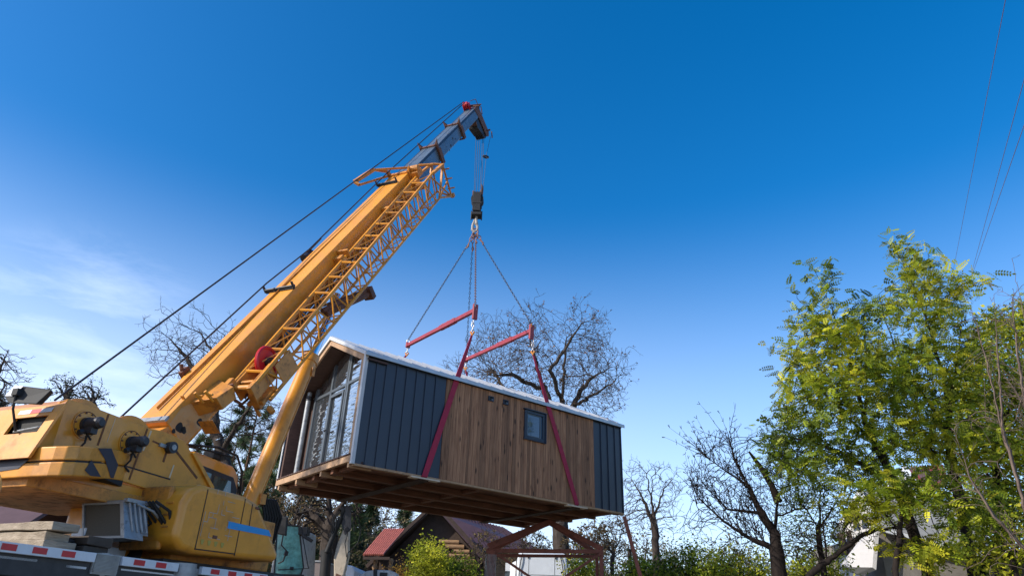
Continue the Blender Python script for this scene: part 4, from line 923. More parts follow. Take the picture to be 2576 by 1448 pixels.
def grow(rng, limbs, attr, step, infl, kill, iters=120, wob=.18, droop=0., inert=.75):
    pos = []; par = []
    for li, (pts, parent) in enumerate(limbs):
        prev = None
        if parent is not None:
            q = np.array(pts[0]); arr = np.array(pos); prev = int(np.argmin(((arr-q)**2).sum(1)))
        for i in range(len(pts)-1 if len(pts) > 1 else 0):
            a, b = np.array(pts[i]), np.array(pts[i+1]); m_ = max(1, int(np.linalg.norm(b-a)/step))
            for k in range(m_):
                if prev is not None and i == 0 and k == 0: continue
                p = a+(b-a)*(k/m_)+(rng.normal(size=3)*step*wob*.6 if (i or k) else 0)
                pos.append(p); par.append(-1 if prev is None else prev); prev = len(pos)-1
        pos.append(np.array(pts[-1])); par.append(prev); 
    pos = np.array(pos); par = list(par)
    near = np.full(len(attr), 1e9); ni = np.zeros(len(attr), dtype=int)
    def upd(s0):
        nonlocal near, ni
        new = pos[s0:]
        for c0 in range(0, len(new), 400):
            d = np.sqrt(((attr[:, None, :]-new[None, c0:c0+400, :])**2).sum(2)); j = d.argmin(1); m_ = d[np.arange(len(attr)), j]
            g_ = m_ < near; near[g_] = m_[g_]; ni[g_] = j[g_]+s0+c0
    upd(0)
    for it in range(iters):
        act = (near < infl)
        if not act.any(): break
        ids = ni[act]; dv = attr[act]-pos[ids]; dv /= np.maximum(np.linalg.norm(dv, axis=1, keepdims=True), 1e-6)
        uq, inv = np.unique(ids, return_inverse=True); s_ = np.zeros((len(uq), 3)); np.add.at(s_, inv, dv)
        s_ /= np.maximum(np.linalg.norm(s_, axis=1, keepdims=True), 1e-6)
        pq = np.array(par)[uq]; dn_ = np.where((pq >= 0)[:, None], pos[uq]-pos[np.maximum(pq, 0)], 0); dn_ /= np.maximum(np.linalg.norm(dn_, axis=1, keepdims=True), 1e-6)
        s_ += dn_*inert+rng.normal(size=s_.shape)*wob*1.1; s_[:, 2] += .08-droop
        s_ /= np.maximum(np.linalg.norm(s_, axis=1, keepdims=True), 1e-6)
        s0 = len(pos); pos = np.concatenate([pos, pos[uq]+s_*step]); par += list(uq)
        upd(s0)
        keep = near > kill; attr = attr[keep]; near = near[keep]; ni = ni[keep]
        if len(attr) < 3 or len(pos) > 16000: break
    return pos, np.array(par)
def radii(par, rmin, rtrunk, ex=.56):
    n_ = len(par); w_ = np.zeros(n_); kids = np.zeros(n_, dtype=int)
    for i in range(n_):
        if par[i] >= 0: kids[par[i]] += 1
    for i in range(n_-1, -1, -1):
        if kids[i] == 0: w_[i] = 1
        if par[i] >= 0: w_[par[i]] += w_[i]
    r = np.maximum(rmin, rtrunk*np.power(w_/w_.max(), ex))
    return r, kids
def twigs(rng, pos, par, r, kids, per, length, segs=3, spread=.9, thr=None, up=.25, rt=.6, side=0):
    "short crooked end twigs as extra frusta"
    idx = np.where((kids == 0) | (r < (thr or 0)))[0]; idx = idx[par[idx] >= 0]
    idx = np.repeat(idx, per); d = pos[idx]-pos[par[idx]]; d /= np.maximum(np.linalg.norm(d, axis=1, keepdims=True), 1e-6)
    a = pos[idx].copy(); A_, B_, RA, RB = [], [], [], []; rr = r[idx]*.8; ends = []
    L_ = length*(.5+rng.random(len(idx)))/segs
    d = d+rng.normal(size=d.shape)*spread*.6; d[:, 2] += up
    d /= np.linalg.norm(d, axis=1, keepdims=True)
    for k in range(segs):
        b = a+d*L_[:, None]; A_.append(a); B_.append(b); RA.append(rr*(1-k/segs*(1-rt))); RB.append(rr*(1-(k+1)/segs*(1-rt))); ends.append((b, d.copy()))
        if side and k < segs-1:
            for _ in range(side):
                d2 = d+rng.normal(size=d.shape)*.7; d2 /= np.linalg.norm(d2, axis=1, keepdims=True); b2 = b+d2*L_[:, None]*.9
                A_.append(b); B_.append(b2); RA.append(rr*.7); RB.append(rr*.45); ends.append((b2, d2))
        a = b; d = d+rng.normal(size=d.shape)*.35; d[:, 2] += up*.25; d /= np.linalg.norm(d, axis=1, keepdims=True)
    return np.concatenate(A_), np.concatenate(B_), np.concatenate(RA), np.concatenate(RB), ends
# leaf prototypes (x along the leaf, z up)
def proto_pinnate(pairs=6, L_=.24, ll=.07, lw=.042):
    v = []; f = []
    def leaflet(o, d, l, w_, dz):
        o = np.array(o); d = np.array(d)/np.linalg.norm(d); s_ = np.array((-d[1], d[0], 0)); k = len(v)
        v.extend([o, o+d*l*.45+s_*w_/2+np.array((0, 0, dz*.3)), o+d*l+np.array((0, 0, dz)), o+d*l*.45-s_*w_/2+np.array((0, 0, dz*.3))]); f.append((k, k+1, k+2, k+3))
    for i in range(pairs):
        t = (i+1)/(pairs+.6); x = L_*t; z = -.35*L_*t*t; sc_ = 1-.35*abs(t-.45)
        for sy in (-1, 1): leaflet((x, 0, z), (.25, sy, 0), ll*sc_, lw*sc_, -.012)
    leaflet((L_, 0, -.35*L_), (1, 0, 0), ll, lw, -.02)
    k = len(v); v.extend([np.array((0, -.003, 0)), np.array((0, .003, 0)), np.array((L_, .002, -.35*L_)), np.array((L_, -.002, -.35*L_))]); f.append((k, k+1, k+2, k+3))
    return np.array(v), np.array(f)
def proto_spray(rng, n=5, L_=.1, w_=.05, spread=.10):
    v = []; f = []
    for i in range(n):
        o = rng.normal(size=3)*spread; d = rng.normal(size=3); d[0] += .6; d[2] *= .5; d /= np.linalg.norm(d); s_ = np.cross(d, rng.normal(size=3)); s_ /= np.linalg.norm(s_)
        l = L_*(.6+.8*rng.random()); w2 = w_*(.6+.8*rng.random()); nn = np.cross(d, s_)*w2*.25; k = len(v)
        v.extend([o, o+d*l*.5+s_*w2/2+nn, o+d*l, o+d*l*.5-s_*w2/2+nn]); f.append((k, k+1, k+2, k+3))
    return np.array(v), np.array(f)
def proto_needles(rng, n=16, L_=.16, w_=.012):
    v = []; f = []
    for i in range(n):
        d = rng.normal(size=3); d[0] = abs(d[0])+.2; d /= np.linalg.norm(d); s_ = np.cross(d, rng.normal(size=3)); s_ /= np.linalg.norm(s_); o = np.array((-.3*L_*rng.random(), 0, 0)); k = len(v)
        v.extend([o-s_*w_/2, o+s_*w_/2, o+d*L_*(.7+.5*rng.random())]); f.append((k, k+1, k+2))
    return np.array(v), np.array(f)
def scatter(rng, protos, pos, dirs, scale, cols, flat=.5):
    "copies of leaf prototypes with x along dirs and z roughly up"
    V_, F_, C_ = [], [], []; off = 0; which = rng.integers(0, len(protos), len(pos))
    for k, (pv, pf) in enumerate(protos):
        m_ = which == k; p = pos[m_]; d = dirs[m_]; c = cols[m_]; s_ = scale[m_]
        if not len(p): continue
        x = d/np.maximum(np.linalg.norm(d, axis=1, keepdims=True), 1e-6)
        z = np.array([[0, 0, 1.]])+rng.normal(size=p.shape)*flat; z -= x*(z*x).sum(1, keepdims=True); z /= np.maximum(np.linalg.norm(z, axis=1, keepdims=True), 1e-6); y = np.cross(z, x)
        Rm = np.stack([x, y, z], axis=1)
        v = (pv[None]@Rm)*s_[:, None, None]+p[:, None, :]
        f = pf[None]+(np.arange(len(p))*len(pv))[:, None, None]+off
        V_.append(v.reshape(-1, 3)); F_.append(f.reshape(-1, pf.shape[1])); C_.append(np.repeat(c, len(pv), axis=0)); off += len(p)*len(pv)
    return np.concatenate(V_), np.concatenate(F_), np.concatenate(C_)
def leafcols(rng, pos, c0, c1, c2, freq=1.2, yel=.5, br=.42):
    ph = rng.random(6)*6; t = .5+.25*np.sin(pos[:, 0]*freq+ph[0]+1.3*np.sin(pos[:, 2]*freq*.8+ph[1]))+.25*np.sin(pos[:, 2]*freq*1.4+ph[2]+1.1*np.sin(pos[:, 1]*freq+ph[3])); t = np.clip((t-.5)*.75+rng.normal(size=len(t))*.26+yel, 0, 1)[:, None]
    c0, c1, c2 = np.array(c0), np.array(c1), np.array(c2)
    t = t*.85+.15*rng.random(t.shape)
    c = np.where(t < .5, c0+(c1-c0)*(t*2), c1+(c2-c1)*(t*2-1)); return c*(1+rng.normal(size=(len(c), 1))*br).clip(.4, 1.8)
def P3(l): return [at(*p) for p in l]
def gnd(px, py, y):
    p = at(px, py, y); return Vector((p.x, p.y, GZ-.05))
def tree(name, label, base, limbs, blobs, seed, grow_by=1.0, cl_s=.13, n=1500, step=.3, infl=2.5, kill=.45, rt=.3, rmin=.012, bark='bark', tw=(2, .5, 3), leaf=None, group=None, wob=.18, cat='tree', split=.05, side=0, droop=0, thrk=0, dn=1.3, ex=.62, inert=.75, shoots=None, stub=None):
    rng = np.random.default_rng(seed); random.seed(seed)
    b = gnd(*base); L0 = [([b]+P3(limbs[0]), None)]+[(P3(l), 0) for l in limbs[1:]]
    blobs = [(c_, a_*grow_by, b_*grow_by, d_) for c_, a_, b_, d_ in blobs]; n = int(n*dn); step *= .8; kill *= dn**-.33
    pos, par = grow(rng, L0, blob_pts(rng, blobs, n, cl_s=cl_s), step, infl, kill, wob=wob, droop=droop, inert=inert)
    r, kids = radii(par, rmin, rt, ex)
    o = empty(name, label, cat, b, 0, group)
    i = np.where(par >= 0)[0]; ra, rb = np.minimum(r[par[i]], r[i]*1.25), r[i]
    big = ra > split
    if big.any():
        v, f = frusta(pos[par[i]][big], pos[i][big], ra[big], rb[big], 9); mesh_np('trunk', v, f, bark, o, org=b, smooth=True)
    a_, b_, ra_, rb_ = pos[par[i]][~big], pos[i][~big], ra[~big], rb[~big]; ends = []
    if tw:
        ta, tb, tra, trb, ends = twigs(rng, pos, par, r, kids, tw[0], tw[1], tw[2], side=side, thr=thrk)
        a_ = np.concatenate([a_, ta]); b_ = np.concatenate([b_, tb]); ra_ = np.concatenate([ra_, tra]); rb_ = np.concatenate([rb_, trb])
    if shoots:
        ns, ln, lean = shoots; cand = np.where((r > rmin*1.3) & (r < rt*.45))[0]; q = rng.choice(cand, ns); a = pos[q].copy(); d = rng.normal(size=(ns, 3))*.35+np.array(lean); d /= np.linalg.norm(d, axis=1, keepdims=True); L_ = ln*(.35+rng.random((ns, 1)))/4; rr0 = np.full(ns, rmin*1.25)
        for k in range(4):
            b2 = a+d*L_; a_ = np.concatenate([a_, a]); b_ = np.concatenate([b_, b2]); ra_ = np.concatenate([ra_, rr0*(1-k*.18)]); rb_ = np.concatenate([rb_, rr0*(1-(k+1)*.18)])
            for _ in range(2):
                e = d+rng.normal(size=d.shape)*.7; e /= np.linalg.norm(e, axis=1, keepdims=True); a_ = np.concatenate([a_, b2]); b_ = np.concatenate([b_, b2+e*.07]); ra_ = np.concatenate([ra_, rr0*.7]); rb_ = np.concatenate([rb_, rr0*.7])
            a = b2; d = d+rng.normal(size=d.shape)*.08; d /= np.linalg.norm(d, axis=1, keepdims=True)
    if stub:
        sb = MB(lambda p: p-b); sb.tube(P3(stub[0]), stub[1], 9); sb.build('broken_limb', 'darkbark', o, smooth=True)
    v, f = frusta(a_, b_, ra_, rb_, 4 if rmin > .008 else 3); br = mesh_np('branches', v, f, bark, o, org=b)
    if leaf:
        pts = [pos[(r < leaf.get('rmax', .03))]]; e = (pos[1:]-pos[np.maximum(par[1:], 0)]); dd = np.concatenate([np.zeros((1, 3)), e])[(r < leaf.get('rmax', .03))]
        ds = [dd]
        for p, d in ends: pts.append(p); ds.append(d)
        pts = np.concatenate(pts); ds = np.concatenate(ds)
        pr = leaf.get('prob', 1); rep = max(1, int(math.ceil(pr))); pts = np.repeat(pts, rep, axis=0); ds = np.repeat(ds, rep, axis=0)
        k = rng.random(len(pts)) < pr/rep; pts = pts[k]; ds = ds[k]
        if 'lim' in leaf and len(pts) > leaf['lim']: q = rng.permutation(len(pts))[:leaf['lim']]; pts = pts[q]; ds = ds[q]
        ds = ds/np.maximum(np.linalg.norm(ds, axis=1, keepdims=True), 1e-6)*leaf.get('along', .6)+rng.normal(size=ds.shape)*leaf.get('rand', .8); ds[:, 2] *= leaf.get('zf', .5)
        pts = pts+rng.normal(size=pts.shape)*leaf.get('jit', .03)
        cols = leafcols(rng, pts, *leaf['cols'], freq=leaf.get('freq', 1.2), yel=leaf.get('yel', .5))
        v, f, c = scatter(rng, leaf['protos'], pts, ds, leaf.get('size', 1)*(.7+.6*rng.random(len(pts))), cols, leaf.get('flat', .5))
        mesh_np(leaf.get('name', 'foliage'), v, f, leaf.get('mat', 'leaf'), o, tint=c, org=b)
    return o
_r0 = np.random.default_rng(1)
PIN = [proto_pinnate(5, .20, .066, .040), proto_pinnate(4, .16, .06, .040), proto_pinnate(6, .24, .066, .038), proto_pinnate(3, .12, .066, .05)]
SPR = [proto_spray(_r0, 5, .10, .05, .09) for _ in range(4)]
NED = [proto_needles(_r0, 18, .22, .016) for _ in range(3)]
G0, G1, G2 = (.05, .085, .012), (.24, .30, .02), (.58, .52, .035)
BR = ((.10, .05, .02), (.20, .10, .04), (.32, .19, .07))

# ================================================================= BARE TREES
tree('bare_oak', 'large bare oak with a few brown leaves rising behind the cabin roof', (1412, 1448, 28),
     [[(1411, 1340, 28), (1408, 1200, 28), (1402, 1090, 28)],
      [(1402, 1090, 28), (1372, 985, 28), (1348, 915, 27.5), (1336, 860, 27)],
      [(1405, 1120, 28), (1330, 1030, 29), (1265, 975, 29.5), (1234, 922, 30), (1200, 895, 30)],
      [(1403, 1100, 28), (1413, 1010, 27.5), (1422, 900, 27), (1425, 850, 27)],
      [(1413, 1010, 27.5), (1385, 930, 26.5), (1440, 850, 26), (1462, 815, 26)],
      [(1408, 1130, 28), (1442, 1020, 28.5), (1460, 985, 28.5), (1482, 955, 29), (1530, 925, 29)],
      [(1442, 1020, 28.5), (1480, 1000, 27), (1540, 965, 27)],
      [(1358, 981, 28), (1290, 940, 27), (1240, 945, 26)]],
     [((1200, 930, 28), 85, 75, 3), ((1260, 870, 28), 75, 75, 3), ((1330, 850, 27.5), 75, 80, 3), ((1345, 945, 28), 120, 60, 3), ((1450, 860, 28), 78, 88, 3), ((1500, 920, 28), 90, 70, 3), ((1480, 1000, 28), 80, 50, 2.5), ((1555, 950, 28), 45, 35, 2), ((1210, 1000, 28), 60, 45, 2), ((1500, 810, 28), 30, 35, 1.5), ((1400, 1020, 28), 60, 50, 2), ((1320, 790, 28), 25, 25, 1)],
     11, n=5200, step=.24, infl=1.8, kill=.30, dn=1.9, rt=.32, rmin=.0075, tw=(2, .42, 3), side=1, wob=.22,
     leaf=dict(protos=[proto_spray(_r0, 2, .09, .05, .03)], prob=.10, cols=BR, name='dry_leaves'))
tree('bare_oak', 'bare grey branching tree standing behind the yellow boom on the left', (600, 1300, 22),
     [[(585, 1230, 22), (556, 1140, 22), (540, 1060, 22), (532, 990, 22)],
      [(556, 1140, 22), (590, 1080, 21.5), (628, 1023, 21), (650, 960, 21)],
      [(532, 990, 22), (483, 921, 22), (449, 877, 22), (425, 847, 22)],
      [(532, 990, 22), (545, 930, 22), (530, 877, 22), (503, 838, 22), (470, 820, 22)],
      [(545, 930, 22), (575, 860, 22), (585, 810, 22)]],
     [((430, 870, 22), 50, 55, 2), ((480, 840, 22), 60, 50, 2), ((555, 830, 22), 50, 45, 2), ((500, 900, 22), 70, 50, 2), ((450, 935, 22), 45, 35, 2), ((600, 900, 22), 60, 60, 2), ((640, 1050, 22), 70, 60, 2), ((560, 1080, 21.5), 50, 60, 1.5), ((690, 1010, 22), 40, 40, 1.5)],
     12, n=2600, step=.22, infl=1.6, kill=.28, dn=1.9, rt=.20, rmin=.0075, tw=(2, .35, 3), side=1, wob=.2)
tree('bare_tree', 'bare twiggy tree cut off by the left edge beside the rear mirror', (-60, 1300, 15),
     [[(-55, 1150, 15), (-50, 1030, 15), (-40, 960, 15)], [(-50, 1030, 15), (-20, 960, 15), (5, 915, 15), (20, 885, 15)], [(-40, 960, 15), (-30, 880, 15)], [(-52, 1060, 15), (-10, 1010, 15), (10, 975, 15)]],
     [((5, 900, 15), 30, 45, 1), ((8, 955, 15), 32, 28, 1), ((-20, 880, 15), 35, 60, 1), ((0, 1010, 15), 30, 35, 1), ((-40, 950, 15), 40, 80, 1.5)],
     13, dn=1.9, n=1100, step=.14, infl=1.2, kill=.17, rt=.14, rmin=.006, tw=(2, .22, 3), side=1, wob=.28)
tree('bare_tree', 'slim bare grey tree right of the red brown pole with tips against pale sky', (1652, 1448, 25),
     [[(1650, 1360, 25), (1645, 1300, 25), (1638, 1250, 25)], [(1646, 1320, 25), (1610, 1240, 25), (1588, 1200, 25), (1560, 1175, 25)], [(1645, 1300, 25), (1668, 1235, 25), (1700, 1190, 25)], [(1638, 1250, 25), (1625, 1190, 25), (1600, 1160, 25)], [(1640, 1260, 25), (1640, 1200, 25), (1660, 1170, 25)]],
     [((1600, 1190, 25), 32, 42, 1.5), ((1655, 1190, 25), 34, 40, 1.5), ((1600, 1260, 25), 45, 45, 1.5), ((1690, 1220, 25), 30, 35, 1.5), ((1650, 1280, 25), 55, 45, 1.5), ((1565, 1290, 25), 35, 40, 1.5)],
     14, dn=2.0, n=1500, step=.17, infl=1.3, kill=.22, rt=.13, rmin=.008, tw=(2, .28, 3), side=1, wob=.25)
tree('fruit_tree', 'gnarled dark fruit tree with a broken black limb and long bare shoots', (1958, 1448, 14),
     [[(1955, 1400, 14), (1948, 1330, 14), (1955, 1255, 14), (1972, 1225, 14)],
      [(1950, 1345, 14), (1915, 1290, 14), (1880, 1220, 14), (1850, 1160, 14), (1832, 1100, 14), (1843, 1050, 14)],
      [(1950, 1380, 14), (1880, 1350, 14), (1820, 1310, 14), (1760, 1255, 14), (1735, 1200, 14)],
      [(1880, 1220, 14), (1820, 1180, 14), (1765, 1140, 14), (1740, 1115, 14)],
      [(1958, 1300, 14), (2000, 1280, 14), (2060, 1275, 14), (2110, 1285, 14)],
      [(1972, 1225, 14), (2020, 1210, 14), (2070, 1205, 14)],
      [(1915, 1290, 14), (1830, 1280, 14), (1780, 1230, 14)]],
     [((1790, 1110, 14), 38, 40, .8), ((1850, 1100, 14), 38, 55, .8), ((1800, 1200, 14), 60, 60, 1), ((1880, 1240, 14), 55, 60, 1), ((1770, 1280, 14), 55, 50, 1), ((1860, 1330, 14), 80, 45, 1), ((1930, 1150, 14), 35, 45, .8), ((2020, 1240, 14), 55, 40, .8), ((1990, 1330, 14), 50, 50, .8)],
     15, n=2400, step=.12, infl=1.1, kill=.15, rt=.14, rmin=.0065, bark='darkbark', tw=(2, .26, 2), side=1, wob=.06, dn=1.2, ex=.74, inert=.8, shoots=(200, .8, (-.35, 0, 1.0)), stub=([(1958, 1262, 13.98), (1942, 1222, 13.9), (1912, 1172, 13.8), (1884, 1135, 13.75)], [.085, .06, .05, .02]))
tree('bare_tree', 'dark leaning trunk with a long curved limb before the white house', (2010, 1500, 13),
     [[(2035, 1445, 13), (2080, 1410, 13), (2132, 1376, 13), (2165, 1345, 13), (2200, 1330, 13), (2285, 1324, 13)],
      [(2080, 1410, 13), (2072, 1340, 13), (2066, 1280, 13)], [(2200, 1330, 13), (2150, 1290, 13), (2120, 1260, 13)], [(2285, 1324, 13), (2330, 1290, 13)]],
     [((2100, 1290, 13), 50, 50, .7), ((2230, 1300, 13), 80, 40, .7), ((2020, 1350, 13), 50, 60, .7), ((2160, 1240, 13), 50, 40, .7), ((2300, 1350, 13), 60, 40, .7)],
     16, dn=1.6, ex=.6, n=1300, step=.11, infl=1.0, kill=.15, rt=.06, rmin=.006, bark='darkbark', tw=(2, .18, 2), side=1)
tree('bare_tree', 'thick grey trunk visible below the porch of the cabin', (832, 1448, 20),
     [[(828, 1380, 20), (830, 1300, 20), (826, 1240, 20), (822, 1190, 20)], [(830, 1310, 20), (862, 1265, 20), (885, 1240, 20)], [(829, 1330, 20), (790, 1300, 20), (765, 1270, 20)]],
     [((880, 1260, 20), 35, 30, 1), ((780, 1270, 20), 45, 35, 1), ((830, 1190, 20.5), 40, 30, .8), ((760, 1320, 20), 40, 40, 1)],
     17, n=700, step=.15, infl=1.4, kill=.2, rt=.24, rmin=.008, tw=(2, .25, 3), side=1)
tree('bare_tree', 'dark forked trunk with brown leaves behind the teal windscreen', (752, 1448, 24),
     [[(745, 1400, 24), (738, 1330, 24), (752, 1260, 24), (770, 1215, 24)], [(740, 1340, 24), (700, 1270, 24), (690, 1230, 24)], [(745, 1380, 24), (790, 1330, 24), (815, 1290, 24)]],
     [((700, 1260, 24), 40, 40, 1.5), ((760, 1240, 24), 50, 35, 1.5), ((790, 1320, 24), 40, 60, 1.5), ((720, 1330, 24), 40, 50, 1.5)],
     18, n=1000, step=.18, infl=1.5, kill=.25, rt=.16, rmin=.008, tw=(2, .3, 3), side=1,
     leaf=dict(protos=SPR, prob=.5, cols=((.06, .07, .03), (.16, .11, .05), (.30, .18, .08)), size=.9, name='dry_leaves'))
for k, (px, py, y, sd) in enumerate(((1225, 1360, 27, 31), (1330, 1350, 30, 32), (1480, 1340, 26, 33), (1540, 1330, 29, 34))):
    tree('bare_tree', ('tangled bare shrub of pale twigs before the plum coloured roof', 'thin bare tree behind the white truck cab', 'tangled twiggy tree with dry leaves behind the right half of the rusty frame', 'twiggy tree filling the gap under the right end of the cabin')[k], (px, 1448, y),
         [[(px, 1420, y), (px+4, py+20, y)], [(px+2, 1400, y), (px-20, py, y)], [(px+3, 1390, y), (px+30, py, y)]],
         [((px, py, y), 45, 48, 1.5), ((px-25, py+25, y), 35, 40, 1.2), ((px+30, py+15, y), 35, 40, 1.2)],
         sd, n=1000, step=.17, infl=1.5, kill=.22, rt=.08, rmin=.009, tw=(2, .3, 3), side=1, wob=.45,
         bark='bark', leaf=dict(protos=[proto_spray(_r0, 3, .1, .06, .04)], prob=.12 if k < 2 else .35, cols=((.05, .06, .03), (.16, .10, .05), (.28, .2, .08)), name='dry_leaves'))
# near twigs at the right edge
tree('bare_tree', 'pale twiggy leafless tree leaning in from the right edge', (2620, 1600, 8.5),
     [[(2610, 1450, 8.5), (2570, 1250, 8.5), (2520, 1080, 8.5), (2480, 900, 8.5), (2440, 770, 8.5)],
      [(2590, 1350, 8.5), (2590, 1100, 8.3), (2560, 900, 8.3), (2545, 760, 8.3)], [(2600, 1400, 8.5), (2500, 1300, 8.4), (2440, 1200, 8.4), (2400, 1080, 8.4)],
      [(2590, 1200, 8.5), (2600, 900, 8.5), (2560, 720, 8.5), (2545, 650, 8.5)], [(2520, 1080, 8.5), (2510, 900, 8.5), (2500, 740, 8.5)]],
     [((2480, 850, 8.5), 50, 90, .5), ((2540, 850, 8.4), 45, 150, .5), ((2520, 1050, 8.4), 70, 120, .5), ((2470, 1200, 8.4), 80, 100, .5), ((2540, 1350, 8.4), 70, 90, .5), ((2560, 720, 8.4), 22, 60, .3)],
     19, n=900, step=.11, infl=.9, kill=.13, rt=.06, rmin=.0035, bark=mat('pale_twig_bark', (.20, .15, .11), .9, col2=(.08, .05, .045), scale=8), tw=(1, .16, 2), side=1, wob=.10, inert=.8, split=.03, shoots=(40, .5, (-.2, 0, 1)))

# ================================================================= LEAFY TREES
pin = lambda **k: dict(dict(protos=PIN, prob=1.0, cols=(G0, G1, G2), rmax=.0075, along=.5, rand=1.0, zf=.55, jit=.06, flat=.7, size=1.0, freq=1.3, yel=.42), **k)
tree('locust_tree', 'tall feathery green locust tree reaching left over the fruit tree', (2340, 1500, 13),
     [[(2336, 1448, 13), (2287, 1311, 13), (2257, 1220, 13), (2205, 1120, 13), (2175, 1060, 13)],
      [(2175, 1060, 13), (2150, 960, 13), (2120, 860, 13), (2085, 760, 13), (2048, 680, 13)],
      [(2205, 1120, 13), (2120, 1040, 13), (2050, 960, 13), (1985, 890, 13)],
      [(2257, 1220, 13), (2140, 1150, 13), (2040, 1110, 13), (1945, 1090, 13)],
      [(2175, 1060, 13), (2180, 900, 13), (2170, 760, 13)], [(2120, 860, 13), (2060, 790, 13), (2005, 750, 13)]],
     [((2062, 730, 13), 30, 55, .5), ((2020, 770, 13), 30, 35, .5), ((2130, 800, 13), 75, 75, .9), ((2080, 880, 13), 95, 75, 1), ((1995, 900, 13), 32, 40, .6), ((2150, 960, 13), 100, 90, 1), ((2040, 1000, 13), 80, 75, 1), ((1975, 1080, 13), 55, 60, .8), ((2080, 1110, 13), 100, 70, 1), ((1940, 1120, 13), 28, 30, .5), ((2180, 1120, 13), 80, 70, 1), ((2010, 1180, 13), 70, 45, .8)],
     21, n=3000, step=.15, infl=1.3, kill=.19, rt=.10, rmin=.006, bark='darkbark', tw=(1, .25, 2), wob=.16, grow_by=1.13, cl_s=.24, dn=.62, leaf=pin(prob=3.0, jit=.10, lim=6000, yel=.44))
tree('locust_tree', 'tallest yellow green locust tree with two slender spires at the top', (2450, 1500, 13.8),
     [[(2449, 1448, 13.8), (2422, 1281, 13.8), (2397, 1189, 13.8), (2387, 1098, 13.8), (2384, 1006, 13.8)],
      [(2384, 1006, 13.8), (2360, 900, 13.8), (2330, 800, 13.8), (2290, 700, 13.8), (2245, 610, 13.8)],
      [(2330, 800, 13.8), (2325, 720, 13.8), (2335, 640, 13.8)], [(2387, 1098, 13.8), (2330, 1000, 13.8), (2260, 900, 13.8), (2225, 800, 13.8), (2210, 740, 13.8)],
      [(2384, 1006, 13.8), (2410, 900, 13.8), (2420, 800, 13.8)], [(2397, 1189, 13.8), (2320, 1100, 13.8), (2250, 1060, 13.8)]],
     [((2262, 640, 13.8), 38, 45, .5), ((2325, 665, 13.8), 28, 40, .5), ((2290, 740, 13.8), 70, 60, .9), ((2220, 760, 13.8), 45, 50, .7), ((2370, 760, 13.8), 50, 70, .9), ((2260, 850, 13.8), 80, 70, 1), ((2360, 880, 13.8), 70, 70, 1), ((2300, 960, 13.8), 90, 80, 1), ((2400, 1000, 13.8), 70, 80, 1), ((2290, 1080, 13.8), 90, 70, 1), ((2400, 1130, 13.8), 60, 70, .9), ((2450, 830, 13.8), 40, 60, .7)],
     22, n=3000, step=.15, infl=1.3, kill=.19, rt=.10, rmin=.006, bark='darkbark', tw=(1, .25, 2), wob=.16, grow_by=1.13, cl_s=.24, dn=.62, leaf=pin(prob=3.0, jit=.10, lim=6000, yel=.52))
spr = lambda **k: dict(dict(protos=SPR, prob=2.0, cols=(G0, G1, G2), rmax=.03, along=.3, rand=1, zf=.6, jit=.1, flat=.9, size=1.0, freq=1.3, yel=.45), **k)
tree('leafy_tree', 'dense yellow green tree behind the twigs at the right edge', (2520, 1500, 16),
     [[(2515, 1430, 16), (2510, 1250, 16), (2500, 1100, 16), (2500, 950, 16)], [(2510, 1250, 16), (2450, 1120, 16), (2430, 1020, 16)], [(2500, 1100, 16), (2570, 980, 16), (2590, 850, 16)]],
     [((2500, 860, 16), 60, 75, 1), ((2560, 800, 16), 50, 70, 1), ((2480, 980, 16), 70, 80, 1.2), ((2560, 1000, 16), 70, 110, 1.2), ((2470, 1120, 16), 70, 80, 1.2), ((2550, 1180, 16), 70, 100, 1.2), ((2500, 1280, 16), 80, 70, 1), ((2590, 1330, 16), 60, 70, 1)],
     23, n=2600, step=.2, infl=1.5, kill=.24, rt=.12, rmin=.008, bark='darkbark', tw=(1, .25, 2), grow_by=1.2, leaf=spr(prob=4.0, yel=.66, lim=18000))
tree('leafy_tree', 'low leafy boughs hanging over the roofs of the white house', (2240, 1500, 12),
     [[(2250, 1430, 12), (2262, 1330, 12), (2262, 1240, 12)], [(2262, 1330, 12), (2200, 1270, 12), (2150, 1220, 12)], [(2262, 1300, 12), (2340, 1250, 12), (2400, 1230, 12)]],
     [((2190, 1230, 12), 70, 40, .6), ((2330, 1220, 12), 70, 45, .6), ((2260, 1270, 12), 60, 40, .6), ((2430, 1260, 12), 45, 50, .6), ((2330, 1360, 12), 70, 40, .5)],
     24, n=1100, step=.14, infl=1.2, kill=.17, rt=.05, rmin=.005, bark='darkbark', tw=(1, .2, 2), grow_by=1.2, leaf=pin(prob=2.5, yel=.5, lim=6500), split=.03)
def bush(name, label, px, py, y, rx, ry, seed, n=900, cols=(G0, G1, G2), yel=.5, size=1.0, prob=2.2, protos=None, dz=1., group=None, dens=.2, cat='bush', bark='darkbark', lim=9000):
    b = [((px, py, y), rx, ry, dz), ((px-rx*.4, py+ry*.5, y), rx*.75, ry*.7, dz*.9), ((px+rx*.45, py+ry*.45, y), rx*.7, ry*.7, dz*.9), ((px+rx*.1, py-ry*.5, y), rx*.45, ry*.6, dz*.6)]
    return tree(name, label, (px, py+ry*1.3, y), [[(px, py+ry, y), (px, py+ry*.3, y), (px+3, py-ry*.5, y)], [(px, py+ry*.8, y), (px-rx*.6, py, y)], [(px, py+ry*.8, y), (px+rx*.6, py, y)]],
                b, seed, n=n, step=dens*.8, infl=2.5, kill=dens, rt=.06, rmin=.006, bark=bark, tw=(1, .25, 2), cat=cat, group=group,
                grow_by=1.1, dn=1.7, leaf=spr(prob=prob, cols=cols, yel=yel, size=size, protos=protos or SPR, lim=lim), split=.03)
